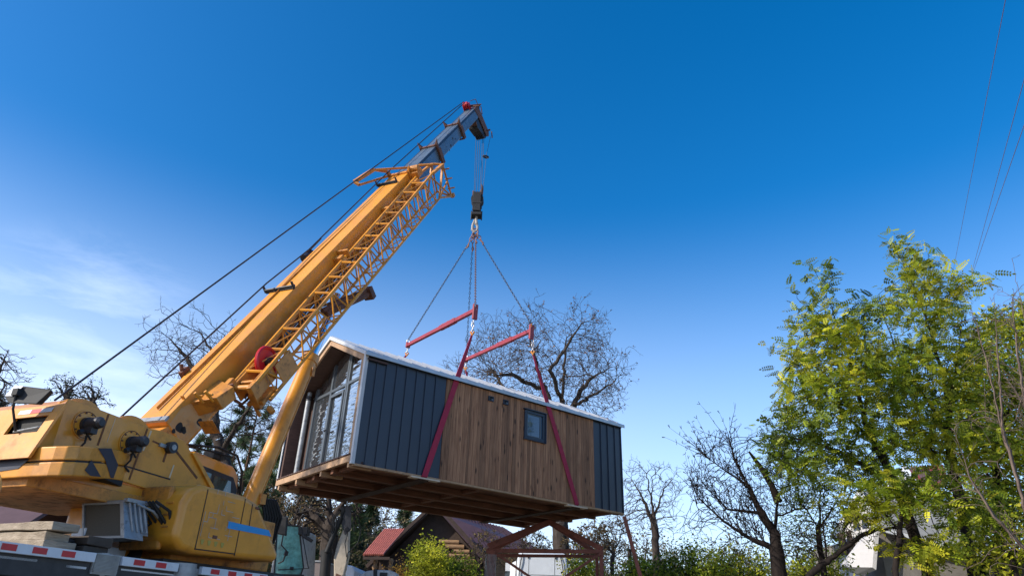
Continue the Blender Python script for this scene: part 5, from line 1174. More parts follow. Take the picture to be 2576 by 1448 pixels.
bush('bush', 'bright yellow green bush before the dark log house', 1078, 1400, 24, 46, 58, 41, n=1300, yel=.62, size=.9, cols=((.12, .16, .015), (.42, .44, .03), (.80, .74, .06)))
bush('bush', 'greener bush right of the bright one and left of the rusty frame', 1160, 1432, 25, 45, 45, 42, n=1000, yel=.35, size=1.0)
bush('bush', 'wide green thicket between the rusty frame and the fruit tree', 1740, 1415, 19, 85, 50, 43, n=1500, yel=.42, size=.75)
bush('bush', 'dark green bush at the foot of the slanting red brown pole', 1620, 1440, 20, 55, 45, 44, n=1000, yel=.45, size=.8)
bush('bush', 'low olive bush seen through the rusty frame beside the white truck', 1470, 1440, 22, 55, 50, 45, n=900, yel=.6, size=.8)
bush('bush', 'leafy bush right of the wide thicket under the bare shoots', 1860, 1430, 17, 75, 45, 46, n=1200, yel=.4, size=.75)
bush('bush', 'twiggy green shrub at the foot of the white house gable', 2060, 1430, 16, 65, 50, 47, n=900, yel=.5, size=.7)
bush('leafy_tree', 'airy small leafed thicket between the fruit tree and the white house', 2060, 1250, 15, 85, 100, 51, n=1500, yel=.4, size=.55, prob=1.0, dens=.2, cat='tree', lim=9000)
bush('bush', 'yellow leafed shrub beside the carved post of the log house', 1000, 1448, 27, 32, 40, 48, n=500, cols=((.16, .08, .02), (.40, .22, .03), (.62, .42, .05)), yel=.5, size=.8)
bush('bush', 'green creeper leaves at the lower right by the dark shed door', 2545, 1350, 12, 55, 60, 49, n=900, yel=.45, size=.8)

# ================================================================= CONIFERS
def conifer(name, label, px, ptop, y, wpx, seed, crown_from=.25, col_=None, size=1., group=None, dense=1., loose=False, ragged=.3):
    rng = np.random.default_rng(seed); top = at(px, ptop, y); b = Vector((top.x, top.y, GZ-.05)); H_ = top.z-b.z
    sc_ = (at(px+10, ptop, y)-top).length/10; Wd = wpx*sc_
    o = empty(name, label, 'tree', b, 0, group)
    nseg = 14; zs = np.linspace(0, H_, nseg+1); cx = np.cumsum(rng.normal(size=nseg+1))*.03; tr = np.stack([b.x+cx, b.y+cx*.5, b.z+zs], 1)
    rr = np.linspace(max(.14, H_*.017), .015, nseg+1); v, f = frusta(tr[:-1], tr[1:], rr[:-1], rr[1:], 8); mesh_np('trunk', v, f, 'pinebark', o, org=b, smooth=True)
    A_, B_, RA, RB, lp, ld = [], [], [], [], [], []
    nb = int(H_*(1-crown_from)*9*dense)
    for i in range(nb):
        t = crown_from+(1-crown_from)*(i+rng.random())/nb; z = t*H_; u = (t-crown_from)/(1-crown_from)
        L_ = Wd*((1-u)**.75 if not loose else math.sin(math.pi*min(1, .18+.82*u))**.6)*(1-ragged+ragged*2*rng.random())*(.9)+.1
        az = rng.random()*6.28; a = np.array((b.x+np.interp(z, zs, cx), b.y, b.z+z)); el = .15+.5*u-(0 if loose else .35)
        d = np.array((math.cos(az)*math.cos(el), math.sin(az)*math.cos(el), math.sin(el))); k = 5
        for s_ in range(k):
            q = a+d*L_/k; A_.append(a); B_.append(q); RA.append(.02*(1-s_/k)*(1+H_*.05)+.006); RB.append(.02*(1-(s_+1)/k)*(1+H_*.05)+.006)
            if s_ >= (2 if loose else 1):
                for _ in range(5 if loose else 4):
                    e = d+rng.normal(size=3)*.75; e /= np.linalg.norm(e); p2 = q+e*L_*.22*rng.random(); lp.append(p2); ld.append(e)
            a = q; d = d+rng.normal(size=3)*.16+np.array((0, 0, .06)); d /= np.linalg.norm(d)
    v, f = frusta(np.array(A_), np.array(B_), np.array(RA), np.array(RB), 4); mesh_np('branches', v, f, 'pinebark', o, org=b)
    lp = np.array(lp); ld = np.array(ld)
    cols = leafcols(rng, lp, *(col_ or ((.022, .040, .016), (.05, .085, .03), (.12, .16, .06))), freq=.8, yel=.45)
    v, f, c = scatter(rng, NED, lp, ld, size*(.8+.5*rng.random(len(lp))), cols, 1.); mesh_np('foliage', v, f, 'needle', o, tint=c, org=b)
    return o
GREY = ((.04, .055, .04), (.08, .10, .07), (.15, .17, .12))
for k, (px, pt, y, wd, sd) in enumerate(((902, 1266, 52, 52, 1), (950, 1262, 56, 62, 2), (1012, 1280, 60, 62, 3), (870, 1315, 50, 40, 4), (1050, 1330, 62, 40, 5))):
    conifer('spruce', ('spruce just right of the loader arm with a slim tip', 'tallest spruce, middle one of those left of the log house', 'spruce above the red tiled porch roof', 'small spruce close behind the loader arm', 'spruce half hidden behind the log house gable')[k], px, pt, y, wd, 60+sd, .12, size=3.2, group='spruces behind the log house', dense=.55)
for k, (px, pt, y, wd, sd, cf) in enumerate(((655, 1000, 34, 55, 1, .45), (612, 1060, 36, 50, 2, .35), (700, 1090, 32, 45, 3, .4), (720, 1180, 33, 50, 4, .2), (675, 1200, 30, 45, 5, .15), (790, 1215, 36, 50, 6, .15), (520, 1100, 38, 50, 7, .3))):
    conifer('pine', ('tall pine in the gap between the boom and the lift cylinder', 'pine behind the operator cab roof rail', 'pine crown close beside the lift cylinder', 'lower pine beside the cylinder foot', 'short pine behind the engine cover', 'pine seen beneath the left end of the cabin', 'pine half hidden by the foot of the boom')[k], px, pt, y, wd, 70+sd, cf, size=1.9, group='pines beyond the crane', dense=.5, loose=True, ragged=.5)
for k, (px, py, lab) in enumerate(((165, 962, 'small grey green crown left of the hoist rope above the winch cover'), (232, 975, 'small grey green crown right of the hoist rope above the winch cover'))):
    tree('airy_tree', lab, (px+10, 1448, 26), [[(px+8, 1100, 26), (px+4, py+40, 26), (px, py-10, 26)], [(px+4, py+40, 26), (px+22, py, 26)], [(px+4, py+40, 26), (px-22, py+5, 26)]],
         [((px, py-8, 26), 22, 14, .8), ((px-22, py+12, 26), 18, 10, .8), ((px+22, py+8, 26), 18, 12, .8)], 80+k, n=420, step=.14, infl=2.5, kill=.17, rt=.12, rmin=.008, tw=(2, .22, 2), side=1, wob=.2,
         leaf=dict(protos=[proto_spray(_r0, 3, .10, .04, .06)], prob=.7, cols=GREY, size=.9), group='small crowns above the winch cover')
conifer('pine', 'grey green foliage behind the mirror at the left edge', -10, 1000, 20, 50, 83, .5, col_=GREY, size=1.0, dense=1., loose=True)
# unseen pines: first two added to shade the gable, the glass mirrors the rest
for k, (x, y, h_) in enumerate(((-17.5, 5.2, 15.5), (-15.5, 7.3, 14.5), (-34, 20, 13), (-38, 26, 16), (-30, 30, 12), (-42, 34, 17), (-36, 15, 12), (-26, 24, 10), (-46, 22, 18))):
    rng = np.random.default_rng(90+k)
    class _P: pass
    _at = at
    def at(px, py, yy, _x=x, _y=y, _h=h_): return Vector((_x+(px)*.02, _y, GZ+_h))
    conifer('pine', 'pine added outside the picture, shading the glazed gable or mirrored in it', 0, 0, y, 110, 90+k, .2, size=2.0, group='pines mirrored in the glass', dense=.5, loose=True)
    at = _at

# a far wood that reads as one mass
rng = np.random.default_rng(7); A_, B_, RA, RB, lp, ld = [], [], [], [], [], []
for k in range(420):
    y = 45+30*rng.random(); px = 600+1900*rng.random(); p = at(px, 1448, y); hh = (2.6+2.8*rng.random()+ (1.8 if px < 1000 else 0))*y/55; a = np.array((p.x, y, GZ)); d = np.array((0, 0, 1.))
    for s_ in range(6):
        q = a+d*hh/5+rng.normal(size=3)*.12; A_.append(a); B_.append(q); RA.append(.07*(1-s_/7)); RB.append(.07*(1-(s_+1)/7))
        if s_ > 1:
            for _ in range(5):
                e = rng.normal(size=3); e[2] = abs(e[2]); e /= np.linalg.norm(e); q2 = q+e*.9; A_.append(q); B_.append(q2); RA.append(.03); RB.append(.012)
                for _ in range(3):
                    e2 = e+rng.normal(size=3)*.6; q3 = q2+e2*.5; A_.append(q2); B_.append(q3); RA.append(.016); RB.append(.01); lp.append(q3); ld.append(e2)
        a = q
b = Vector((0, 55, GZ))
fo = empty('far_wood', 'hazy brown and olive wood along the horizon', 'wood', b); fo['kind'] = 'stuff'
bpy.data.objects.remove(fo)
v1, f1 = frusta(np.array(A_), np.array(B_), np.array(RA), np.array(RB), 4)
lp = np.array(lp); ld = np.array(ld); k_ = rng.random(len(lp)) < .5; lp = lp[k_]; ld = ld[k_]
v2, f2, c2_ = scatter(rng, SPR, lp, ld, 2.6*np.ones(len(lp)), leafcols(rng, lp, (.05, .06, .03), (.13, .11, .05), (.26, .19, .08), freq=.25), 1.)
vv = np.concatenate([v1, v2]); ff = np.concatenate([f1, f2+len(v1)]); cc = np.concatenate([np.tile(np.array([[.11, .085, .07]]), (len(v1), 1)), c2_])
o = mesh_np('far_wood', vv, ff, 'leaf', None, tint=cc, org=b); o.location = b; tag(o, 'far brown and olive wood along the horizon behind the houses', 'wood', kind='stuff')

# ================================================================= HOUSES
def quad_prism(name, pts, th, m, parent, bevel=0):
    "a slab from 4+ world points, thickened along its normal"
    pts = [Vector(p) for p in pts]; nn = (pts[1]-pts[0]).cross(pts[-1]-pts[0]).normalized()*th; n_ = len(pts)
    s = MB(lambda p: p-parent.location); s.add(pts+[p+nn for p in pts], [tuple(range(n_))[::-1], tuple(range(n_, 2*n_))]+[(i, (i+1) % n_, n_+(i+1) % n_, n_+i) for i in range(n_)])
    return s.build(name, m, parent, bevel=bevel)
# log house
ly = 32.; lc = at(1085, 1448, ly); lh = empty('log_house', 'dark log house with steep gable and red tiled porch roof behind the bright bush', 'house', (lc.x, ly, GZ)); lp0 = Vector((lc.x, ly, GZ))
def wl(px, py, dy=0): p = at(px, py, ly); return Vector((p.x, ly+dy, p.z))
apex = wl(1098, 1268); el = wl(950, 1412); er = wl(1222, 1412)
wz = GZ
s = MB(lambda p: p-lp0); s.add([(el.x+.3, ly, wz), (er.x-.2, ly, wz), (er.x-.2, ly, er.z), tuple(apex-V(0, 0, .15)), (el.x+.3, ly, el.z), (el.x+.3, ly+7, wz), (er.x-.2, ly+7, wz), (er.x-.2, ly+7, er.z), (apex.x, ly+7, apex.z-.15), (el.x+.3, ly+7, el.z)],
      [(0, 1, 2, 3, 4), (9, 8, 7, 6, 5), (0, 5, 6, 1), (1, 6, 7, 2), (2, 7, 8, 3), (3, 8, 9, 4), (4, 9, 5, 0)]); s.build('wall', 'darkwood', lh)
s = MB(lambda p: p-lp0)
for k in range(15):
    z = er.z-1.9+k*.19; x1 = er.x-.30-max(0, z-er.z+.1)*.9-.14*((k*7) % 3)/2
    s.tube([(x1-.75-.2*((k*5) % 4)/3, ly-.12, z), (x1-.0, ly-.12, z)], .09+.008*((k*3) % 2), 10)
split_build(s, 'log_end', 'log', lh, smooth=True)
quad_prism('roof', [el+V(-.35, -.6, -.25), apex+V(0, -.6, 0), apex+V(0, 7.4, 0), el+V(-.35, 7.4, -.25)], -.14, 'darkwood', lh)
rr_ = quad_prism('roof', [apex+V(0, -.6, 0), er+V(.35, -.6, -.25), er+V(.35, 7.4, -.25), apex+V(0, 7.4, 0)], -.14, 'purpleroof', lh)
for a, q in ((el+V(-.35, -.62, -.25), apex+V(0, -.62, 0)), (apex+V(0, -.62, 0), er+V(.35, -.62, -.25))):
    s = MB(lambda p: p-lp0); s.bar(a, q, .05, .14); s.build('barge_board', 'darkwood', lh)
# red porch roof of corrugated tiles
t0, t1, t2, t3 = at(968, 1334, ly-1), at(1016, 1334, ly-1), at(962, 1397, ly-3.2), at(915, 1397, ly-3.2)
s = MB(lambda p: p-lp0); NN = 7; rows = 12; vs = []
for i in range(rows+1):
    for j in range(NN*4+1):
        u, t = j/(NN*4), i/rows; p = t0.lerp(t1, u).lerp(t3.lerp(t2, u), t); vs.append(p+V(0, 0, .06*math.cos(j*math.pi/2)+(.03 if i % 4 == 0 else 0)))
s.add(vs, [(i*(NN*4+1)+j, i*(NN*4+1)+j+1, (i+1)*(NN*4+1)+j+1, (i+1)*(NN*4+1)+j) for i in range(rows) for j in range(NN*4)]); pr_ = s.build('porch_roof', 'redtile', lh, smooth=True)
s = MB(lambda p: p-lp0)
for k in range(10):
    u = k/9
    for r_ in range(6): s.tube([t0.lerp(t1, u).lerp(t3.lerp(t2, u), r_/6)+V(0, 0, .07), t0.lerp(t1, u).lerp(t3.lerp(t2, u), (r_+1)/6)+V(0, 0, .045)], .045, 6)
s.build('tile_roll', mat('worn_red_tile', (.40, .12, .08), .5, var=.3, scale=9), pr_)
s = MB(lambda p: p-lp0); s.bar(t3+V(0, 0, -.08), t2+V(.3, 0, -.08), .08, .1); s.bar(t0+V(0, 0, -.08), t3+V(0, 0, -.08), .06, .1); s.build('porch_eave', 'darkwood', lh)
for px in (946, 985):
    p = at(px, 1400, ly-2.9); s = MB(lambda q: q-lp0); k = 0; z = p.z-.05
    while z > GZ: s.tube([(p.x, p.y, z), (p.x, p.y, z-.11), (p.x, p.y, z-.22)], [.07, .12 if k % 2 else .1, .07], 10); z -= .22; k += 1
    s.build('carved_post', 'log', lh, smooth=True)
p = at(955, 1405, ly-2.4); q = at(1010, 1405, ly-2.4); s = MB(lambda v: v-lp0); s.box((p.x, p.y, GZ), (q.x, p.y+2.2, p.z)); s.build('porch_wall', 'darkwood', lh)
# second house behind with plum roof
hy = 37.; hp0 = at(1230, 1448, hy); hp0.z = GZ; h2 = empty('house', 'house with plum coloured metal roof partly hidden by bare twigs', 'house', hp0)
def w2(px, py, dy=0): p = at(px, py, hy); return Vector((p.x, hy+dy, p.z))
r0, r1, e0, e1 = w2(1090, 1275), w2(1262, 1322), w2(1080, 1410, -2), w2(1345, 1395, -2)
quad_prism('roof', [e0, e1, r1+V(0, 1, 0), r0+V(0, 1, 0)], .1, 'purpleroof', h2); quad_prism('roof', [r0+V(0, 1, 0), r1+V(0, 1, 0), e1+V(0, 6, 0), e0+V(0, 6, 0)], .1, 'purpleroof', h2)
s = MB(lambda p: p-hp0)
for k in range(24): s.bar(r0.lerp(r1, k/23)+V(0, 1, .1), e0.lerp(e1, k/23)+V(0, 0, .1), .04, .04)
s.build('roof_rib', 'purpleroof', h2)
s = MB(lambda p: p-hp0); s.box((e0.x+.2, hy-1.7, GZ), (e1.x-.4, hy+3.5, e1.z)); s.build('wall', 'log', h2)
# brown building behind the counterweight
by = 20.; bp0 = at(80, 1448, by); bp0.z = GZ; h3 = empty('house', 'long low plum brown roof seen in the gap under the counterweight', 'house', bp0)
a0, a1 = at(-60, 1225, by), at(215, 1225, by)
quad_prism('roof', [V(a0.x-2, by-2.5, a0.z-1.6), V(a1.x, by-2.5, a0.z-1.6), V(a1.x, by+.5, a0.z+.3), V(a0.x-2, by+.5, a0.z+.3)], .1, 'brownwall', h3)
quad_prism('roof', [V(a0.x-2, by+.5, a0.z+.3), V(a1.x, by+.5, a0.z+.3), V(a1.x, by+3.5, a0.z-1.6), V(a0.x-2, by+3.5, a0.z-1.6)], .1, 'brownwall', h3)
s = MB(lambda p: p-bp0); s.box((a0.x-1.8, by-2.2, GZ), (a1.x-.2, by+3.2, a0.z-1.5)); s.build('wall', 'log', h3)
# white house on the right
wy_ = 20.; wp0 = at(2300, 1448, wy_); wp0.z = GZ; h4 = empty('house', 'white plastered house with grey roofs half hidden by the locust trees', 'house', wp0)
def w4(px, py, dy=0): p = at(px, py, wy_+dy); return p
ga, gl_, gr = w4(2165, 1245, 0), w4(2108, 1350, 1.2), w4(2205, 1330, -.6)
bl_, br_ = w4(2112, 1500, 1.2), w4(2210, 1500, -.6)
quad_prism('gable_wall', [bl_, br_, gr, ga, gl_], -.2, 'plaster', h4)
s = MB(lambda p: p-wp0)
def onw(u, z): p = gl_.lerp(gr, u); return Vector((p.x, p.y, z))
nrm = (gr-gl_).cross(V(0, 0, 1)).normalized(); nrm = nrm if nrm.y < 0 else -nrm
def winq(u0, u1, z0, z1, name, m, off, th=.03):
    a, b_ = onw(u0, z0)+nrm*off, onw(u1, z0)+nrm*off; c_, d_ = onw(u1, z1)+nrm*off, onw(u0, z1)+nrm*off
    return quad_prism(name, [a, b_, c_, d_], th, m, h4)
winq(.50, .66, ga.z-.75, ga.z-.35, 'window', 'darkwood', .25); winq(.72, .86, ga.z-.75, ga.z-.35, 'window', 'darkwood', .25); winq(.22, .40, ga.z-1.55, ga.z-.95, 'window', 'darkwood', .25); winq(.46, .58, ga.z-1.55, ga.z-.95, 'window', 'darkwood', .25)
rt0, rt1, re0, re1 = w4(2165, 1238, 0), w4(2420, 1270, .8), w4(2212, 1330, -1.5), w4(2490, 1400, -1.5)
quad_prism('roof', [re0, re1, rt1, rt0], .08, 'slate', h4)
quad_prism('roof', [w4(2100, 1360, 1.6), gl_+V(-.15, .1, 0), ga+V(0, 0, .1), rt1, w4(2440, 1330, 5)], .06, 'slate', h4)
s = MB(lambda p: p-wp0); s.bar(re0, re1, .1, .1); s.bar(rt1, re1, .09, .12); s.bar(rt0+V(-.05, -.1, .03), re0+V(-.05, -.05, .03), .08, .14); s.bar(rt0+V(-.05, -.1, .03), gl_+V(-.1, -.1, .02), .08, .14); s.build('verge_board', 'white', h4)
s = MB(lambda p: p-wp0); s.box((re0.x+.1, wy_-1.2, GZ), (re1.x-.3, wy_+3, re0.z-.05)); s.build('wall', mat('grey_render', (.20, .18, .16), .9, var=.2), h4)
q0 = [w4(2212, 1330, -1.6), w4(2204, 1432, -1.6), w4(2165, 1448, -.6), w4(2120, 1430, -.2), w4(2185, 1345, -1.0)]
quad_prism('gable_wall', q0[::-1], .1, 'plaster', h4)
s = MB(lambda p: p-wp0); p, q = w4(2480, 1396, -1.7), w4(2576, 1415, -1.7); s.box((p.x, p.y-1, p.z-.05), (q.x+1.5, p.y+1.5, p.z+.02)); s.build('canopy', 'rust', h4)
s = MB(lambda p: p-wp0); s.box((p.x+.3, p.y-.2, GZ), (q.x+1.4, p.y+1.4, p.z-.06)); s.build('shed', 'black', h4)
# upper house behind: white verge and ribbed brown roof
uy = 24.; up0 = at(2320, 1448, uy); up0.z = GZ; h5 = empty('house', 'upper roof of ribbed brown sheet with white verge between the locust stems', 'house', up0)
def w5(px, py, dy=0): return at(px, py, uy+dy)
A1, A2, A3, A4 = w5(2283, 1180), w5(2370, 1175, .3), w5(2385, 1215, -1.2), w5(2330, 1250, -1.5)
quad_prism('roof', [A1, A4, A3, A2], .06, 'brownwall', h5)
s = MB(lambda p: p-up0)
for k in range(9): s.bar(A1.lerp(A2, k/8)+V(0, 0, .08), A4.lerp(A3, k/8)+V(0, 0, .08), .07, .06)
s.build('roof_rib', 'redtile', h5)
s = MB(lambda p: p-up0); s.bar(A1+V(-.08, 0, .02), A4+V(-.08, 0, .02), .1, .22); s.bar(A1+V(-.08, 0, .02), w5(2200, 1250, 2), .1, .18); s.build('verge_board', 'white', h5)
s = MB(lambda p: p-up0); s.add([tuple(w5(2215, 1250, 1.8)), tuple(A1+V(0, .3, -.1)), tuple(A4+V(0, .3, -.1)), (A4.x, A4.y+.3, GZ), (w5(2215, 1250, 1.8).x, w5(2215, 1250, 1.8).y, GZ)], [(0, 1, 2, 3, 4)]); s.build('wall', 'plaster', h5)
s = MB(lambda p: p-up0); s.box((A4.x, uy-1, GZ), (A3.x+1, uy+2, A4.z-.2)); s.build('lower_wall', 'plaster', h5)

# ================================================================= RUSTY FRAME, WHITE TRUCK CAB, POLES
fy = 19.; f0 = at(1372, 1448, fy); f0.z = GZ; fr_o = empty('steel_frame', 'rusty brown steel frame with crossed braces and sloping rafters under the cabin', 'steel frame', f0)
def wf(px, py, dy=0): p = at(px, py, fy+dy); return p
L_, R_, AP = wf(1237, 1384), wf(1512, 1386), wf(1383, 1312, .6)
Lb, Rb = L_+V(0, .9, -.03), R_+V(0, .9, -.03)
lf = lambda p: p-f0
for a, b_, w_, h_, nm in ((L_+V(-.15, 0, 0), R_+V(.05, 0, 0), .08, .10, 'top_beam'), (Lb, Rb, .07, .08, 'top_beam'), (L_+V(-.1, 0, .1), AP, .10, .16, 'rafter'), (R_+V(.04, 0, .06), AP, .10, .13, 'rafter'), (Lb+V(-.1, 0, .1), AP+V(0, .2, 0), .07, .10, 'rafter'), (Rb+V(.04, 0, .06), AP+V(0, .2, 0), .07, .10, 'rafter'),
                     (Vector((L_.x, L_.y, GZ)), L_, .26, .22, 'post'), (Vector((R_.x, R_.y, GZ)), R_, .10, .10, 'post'), (Vector((Lb.x, Lb.y, GZ)), Lb, .1, .1, 'post'), (Vector((Rb.x, Rb.y, GZ)), Rb, .08, .08, 'post'),
                     (L_+V(.1, -.02, -.06), R_+V(-.1, -.02, -1.7), .06, .06, 'brace'), (R_+V(-.02, -.08, -.06), L_+V(.1, -.08, -1.7), .06, .06, 'brace')):
    s = MB(lf); s.bar(a, b_, w_, h_); s.build(nm, 'rustred', fr_o, bevel=.01)
s = MB(lf)
for k in range(9): s.box((L_.x-.15+.033*k, L_.y-.145, GZ), (L_.x-.14+.033*k, L_.y-.13, L_.z-.1))
s.box((L_.x-.17, L_.y-.17, L_.z-1.9), (L_.x+.17, L_.y+.17, L_.z-.75)); s.build('ribbed_plate', 'greymetal', fr_o)
vy = 24.; v0 = at(1360, 1448, vy); v0.z = GZ; tk = empty('truck', 'white truck cab seen through the rusty frame', 'truck', v0)
def wv(px, py, dy=0): return at(px, py, vy+dy)
lf2 = lambda p: p-v0
tl, tr_ = wv(1303, 1392), wv(1425, 1396); 
X0_, X1_, Zt = tl.x, tr_.x, tl.z
s = MB(lf2); prof = [(X0_-.06, GZ+.9), (X1_+.1, GZ+.9), (X1_+.08, Zt-.9), (X1_, Zt-.06), (X1_-.12, Zt+.04), (X0_+.12, Zt+.06), (X0_, Zt-.04)]
s.prism(prof, 1, vy, vy+1.9); tb = s.build('cab_body', 'concrete', tk, bevel=.05, seg=3, smooth=True)
s = MB(lf2); s.add([tuple(Vector((X0_+.02, vy+.1, Zt+.05))), (X1_-.02, vy+.1, Zt+.05), (X1_-.2, vy+1.6, Zt+.30), (X0_+.2, vy+1.6, Zt+.30), (X0_+.02, vy+.1, Zt-.0), (X1_-.02, vy+.1, Zt-.0), (X1_-.2, vy+1.6, Zt-.0), (X0_+.2, vy+1.6, Zt-.0)],
      [(0, 1, 2, 3), (7, 6, 5, 4), (0, 4, 5, 1), (1, 5, 6, 2), (2, 6, 7, 3), (3, 7, 4, 0)]); s.build('wind_deflector', 'concrete', tk, bevel=.03)
s = MB(lf2)
for z in (Zt-.62, Zt-.72): s.box((X0_+.2, vy-.012, z), (X1_-.1, vy-.0, z+.012))
s.box((X0_+.35, vy-.008, Zt-.60), (X0_+.36, vy, Zt-.1)); s.box((X1_-.4, vy-.008, Zt-.60), (X1_-.39, vy, Zt-.1)); split_build(s, 'panel_seam', 'greymetal', tk)
s = MB(lf2)
for x, sg in ((X0_+.16, -1), (X1_-.22, 1)):
    s.tube([(x, vy-.03, Zt+.02), (x+sg*.06, vy-.05, Zt-.2), (x+sg*.10, vy-.04, Zt-.45), (x+sg*.12, vy-.05, Zt-.75), (x+sg*.08, vy-.05, Zt-1.0)], .018, 6)
    s.box((x-sg*.16, vy-.03, Zt-.12), (x-sg*.16+.05, vy-.005, Zt+.0)); s.box((x+sg*.10, vy-.06, Zt-.78), (x+sg*.10+.08, vy-.01, Zt-.7))
s.build('air_line', 'black', tk, smooth=True)
s = MB(lf2); s.add([(X0_-.07, vy+.12, Zt-.75), (X0_-.06, vy+.12, Zt-.2), (X0_-.3, vy+.5, Zt-.3), (X0_-.36, vy+.5, Zt-.85)], [(0, 1, 2, 3)]); s.box((X0_-.4, vy+.4, Zt-1.3), (X0_-.07, vy+.46, Zt-.25)); s.build('side_fairing', 'white', tk)
s = MB(lf2); s.box((X0_-.41, vy+.38, Zt-.75), (X0_-.2, vy+.4, Zt-.5)); s.build('side_window', 'glass', tk)
for x in (X0_+.1, X1_-.1):
    s = MB(lf2); s.tube([(x-.15, vy+1.0, GZ+.5), (x+.15, vy+1.0, GZ+.5)], .5, 24); split_build(s, 'wheel', 'black', tk, smooth=True)
s = MB(lf2); s.box((X0_, vy-.2, GZ+.5), (X1_, vy+2.5, GZ+.9)); s.build('chassis_frame', 'darksteel', tk)
# slanting pole and a distant post
p, q = at(1570, 1297, 18), at(1614, 1460, 18); d = (q-p)/(q.z-p.z); q2 = q+d*(GZ-q.z); q2.z = GZ
o = MB(lambda v: v-q2); o.bar(q2, p, .085, .085); o = o.build('slanting_pole', 'rustred', bevel=.008); o.location = q2; tag(o, 'red brown steel pole leaning left beside the end of the cabin', 'pole')
p = at(1583, 1380, 26); o = MB(lambda v: v-V(p.x, p.y, GZ)); o.tube([(p.x, p.y, GZ), (p.x, p.y, p.z)], [.09, .07], 12); o = o.build('post', 'bark', smooth=True); o.location = (p.x, p.y, GZ); tag(o, 'grey wooden post just behind the slanting pole', 'post')

# ================================================================= LOADER ARM, TEAL CAB, SMALL VANS
ay = 16.; a0_ = at(835, 1448, ay); a0_.z = GZ; la = empty('loader_crane', 'folded black and cream loader arm with hoses below the cabin porch', 'loader arm', a0_)
def wa(px, py, dy=0): return at(px, py, ay+dy)
lf3 = lambda p: p-a0_
s = MB(lf3); pts = [wa(866, 1330), wa(880, 1320), wa(878, 1400), wa(868, 1440), wa(862, 1500), wa(842, 1500), wa(842, 1400), wa(850, 1370)]
n_ = len(pts); s.add([p+V(0, -.09, 0) for p in pts]+[p+V(0, .09, 0) for p in pts], [tuple(range(n_)), tuple(range(n_, 2*n_))[::-1]]+[(i, (i+1) % n_, n_+(i+1) % n_, n_+i) for i in range(n_)])
s.build('arm', mat('cream_arm_paint', (.52, .44, .34), .5, var=.2, scale=5, dirt=(.2, .12, .06), dscale=6), la, bevel=.02)
s = MB(lf3); s.add([wa(845, 1440, -.1), wa(868, 1450, -.1), wa(858, 1520, -.1), wa(836, 1520, -.1), wa(845, 1440, .1), wa(868, 1450, .1), wa(858, 1520, .1), wa(836, 1520, .1)], [(0, 1, 2, 3), (7, 6, 5, 4), (0, 4, 5, 1), (1, 5, 6, 2), (2, 6, 7, 3), (3, 7, 4, 0)]); s.build('arm_base', 'rust', la, bevel=.01)
s = MB(lf3); s.tube([wa(822, 1388, -.14), wa(858, 1300, -.12)], .055, 14); s.tube([wa(858, 1300, -.12), wa(866, 1282, -.12)], .03, 10); cyo = s.build('cylinder', 'black', la, smooth=True)
s = MB(lf3); s.tube([wa(822, 1385, -.02), Vector((wa(823, 1460).x, ay, GZ+.9))], .115, 18); s.tube([wa(822, 1382, 0), wa(822, 1396, 0)], .135, 18); s.build('column', 'black', la, smooth=True)
s = MB(lf3); s.add([wa(862, 1272, -.12), wa(884, 1270, -.12), wa(884, 1330, -.12), wa(868, 1345, -.12), wa(856, 1310, -.12), wa(862, 1272, .12), wa(884, 1270, .12), wa(884, 1330, .12), wa(868, 1345, .12), wa(856, 1310, .12)], [(0, 1, 2, 3, 4), (9, 8, 7, 6, 5)]+[(i, (i+1) % 5, 5+(i+1) % 5, 5+i) for i in range(5)])
s.tube([wa(862, 1278, -.15), wa(862, 1278, .15)], .05, 12); s.tube([wa(883, 1276, -.15), wa(883, 1276, .15)], .05, 12); s.tube([wa(872, 1330, -.15), wa(872, 1330, .15)], .05, 12)
s.build('arm_tip', 'darksteel', la, bevel=.01)
s = MB(lf3)
s.tube([wa(888, 1282, -.1), wa(902, 1300, -.1), wa(908, 1335, -.1), wa(900, 1365, -.1), wa(875, 1390, -.1), wa(872, 1410, -.1)], .012, 6)
for dx in (0, 5, 9): s.tube([wa(860-dx, 1285, -.15), wa(846-dx, 1300, -.2), wa(845-dx, 1330, -.2), wa(838-dx, 1350, -.15)], .011, 6)
s.tube([wa(888, 1280, -.1), wa(893, 1305, -.12), wa(884, 1318, -.12)], .01, 6); s.tube([wa(875, 1340, -.14), wa(868, 1365, -.16), wa(872, 1400, -.14)], .01, 6); s.tube([wa(890, 1300, -.1), wa(891, 1335, -.1)], .014, 6)
s.build('hose', 'black', la, smooth=True)
s = MB(lf3); s.box((wa(800, 1448).x, ay-.4, GZ), (wa(870, 1448).x, ay+.6, GZ+.95)); s.build('base', 'darksteel', la)
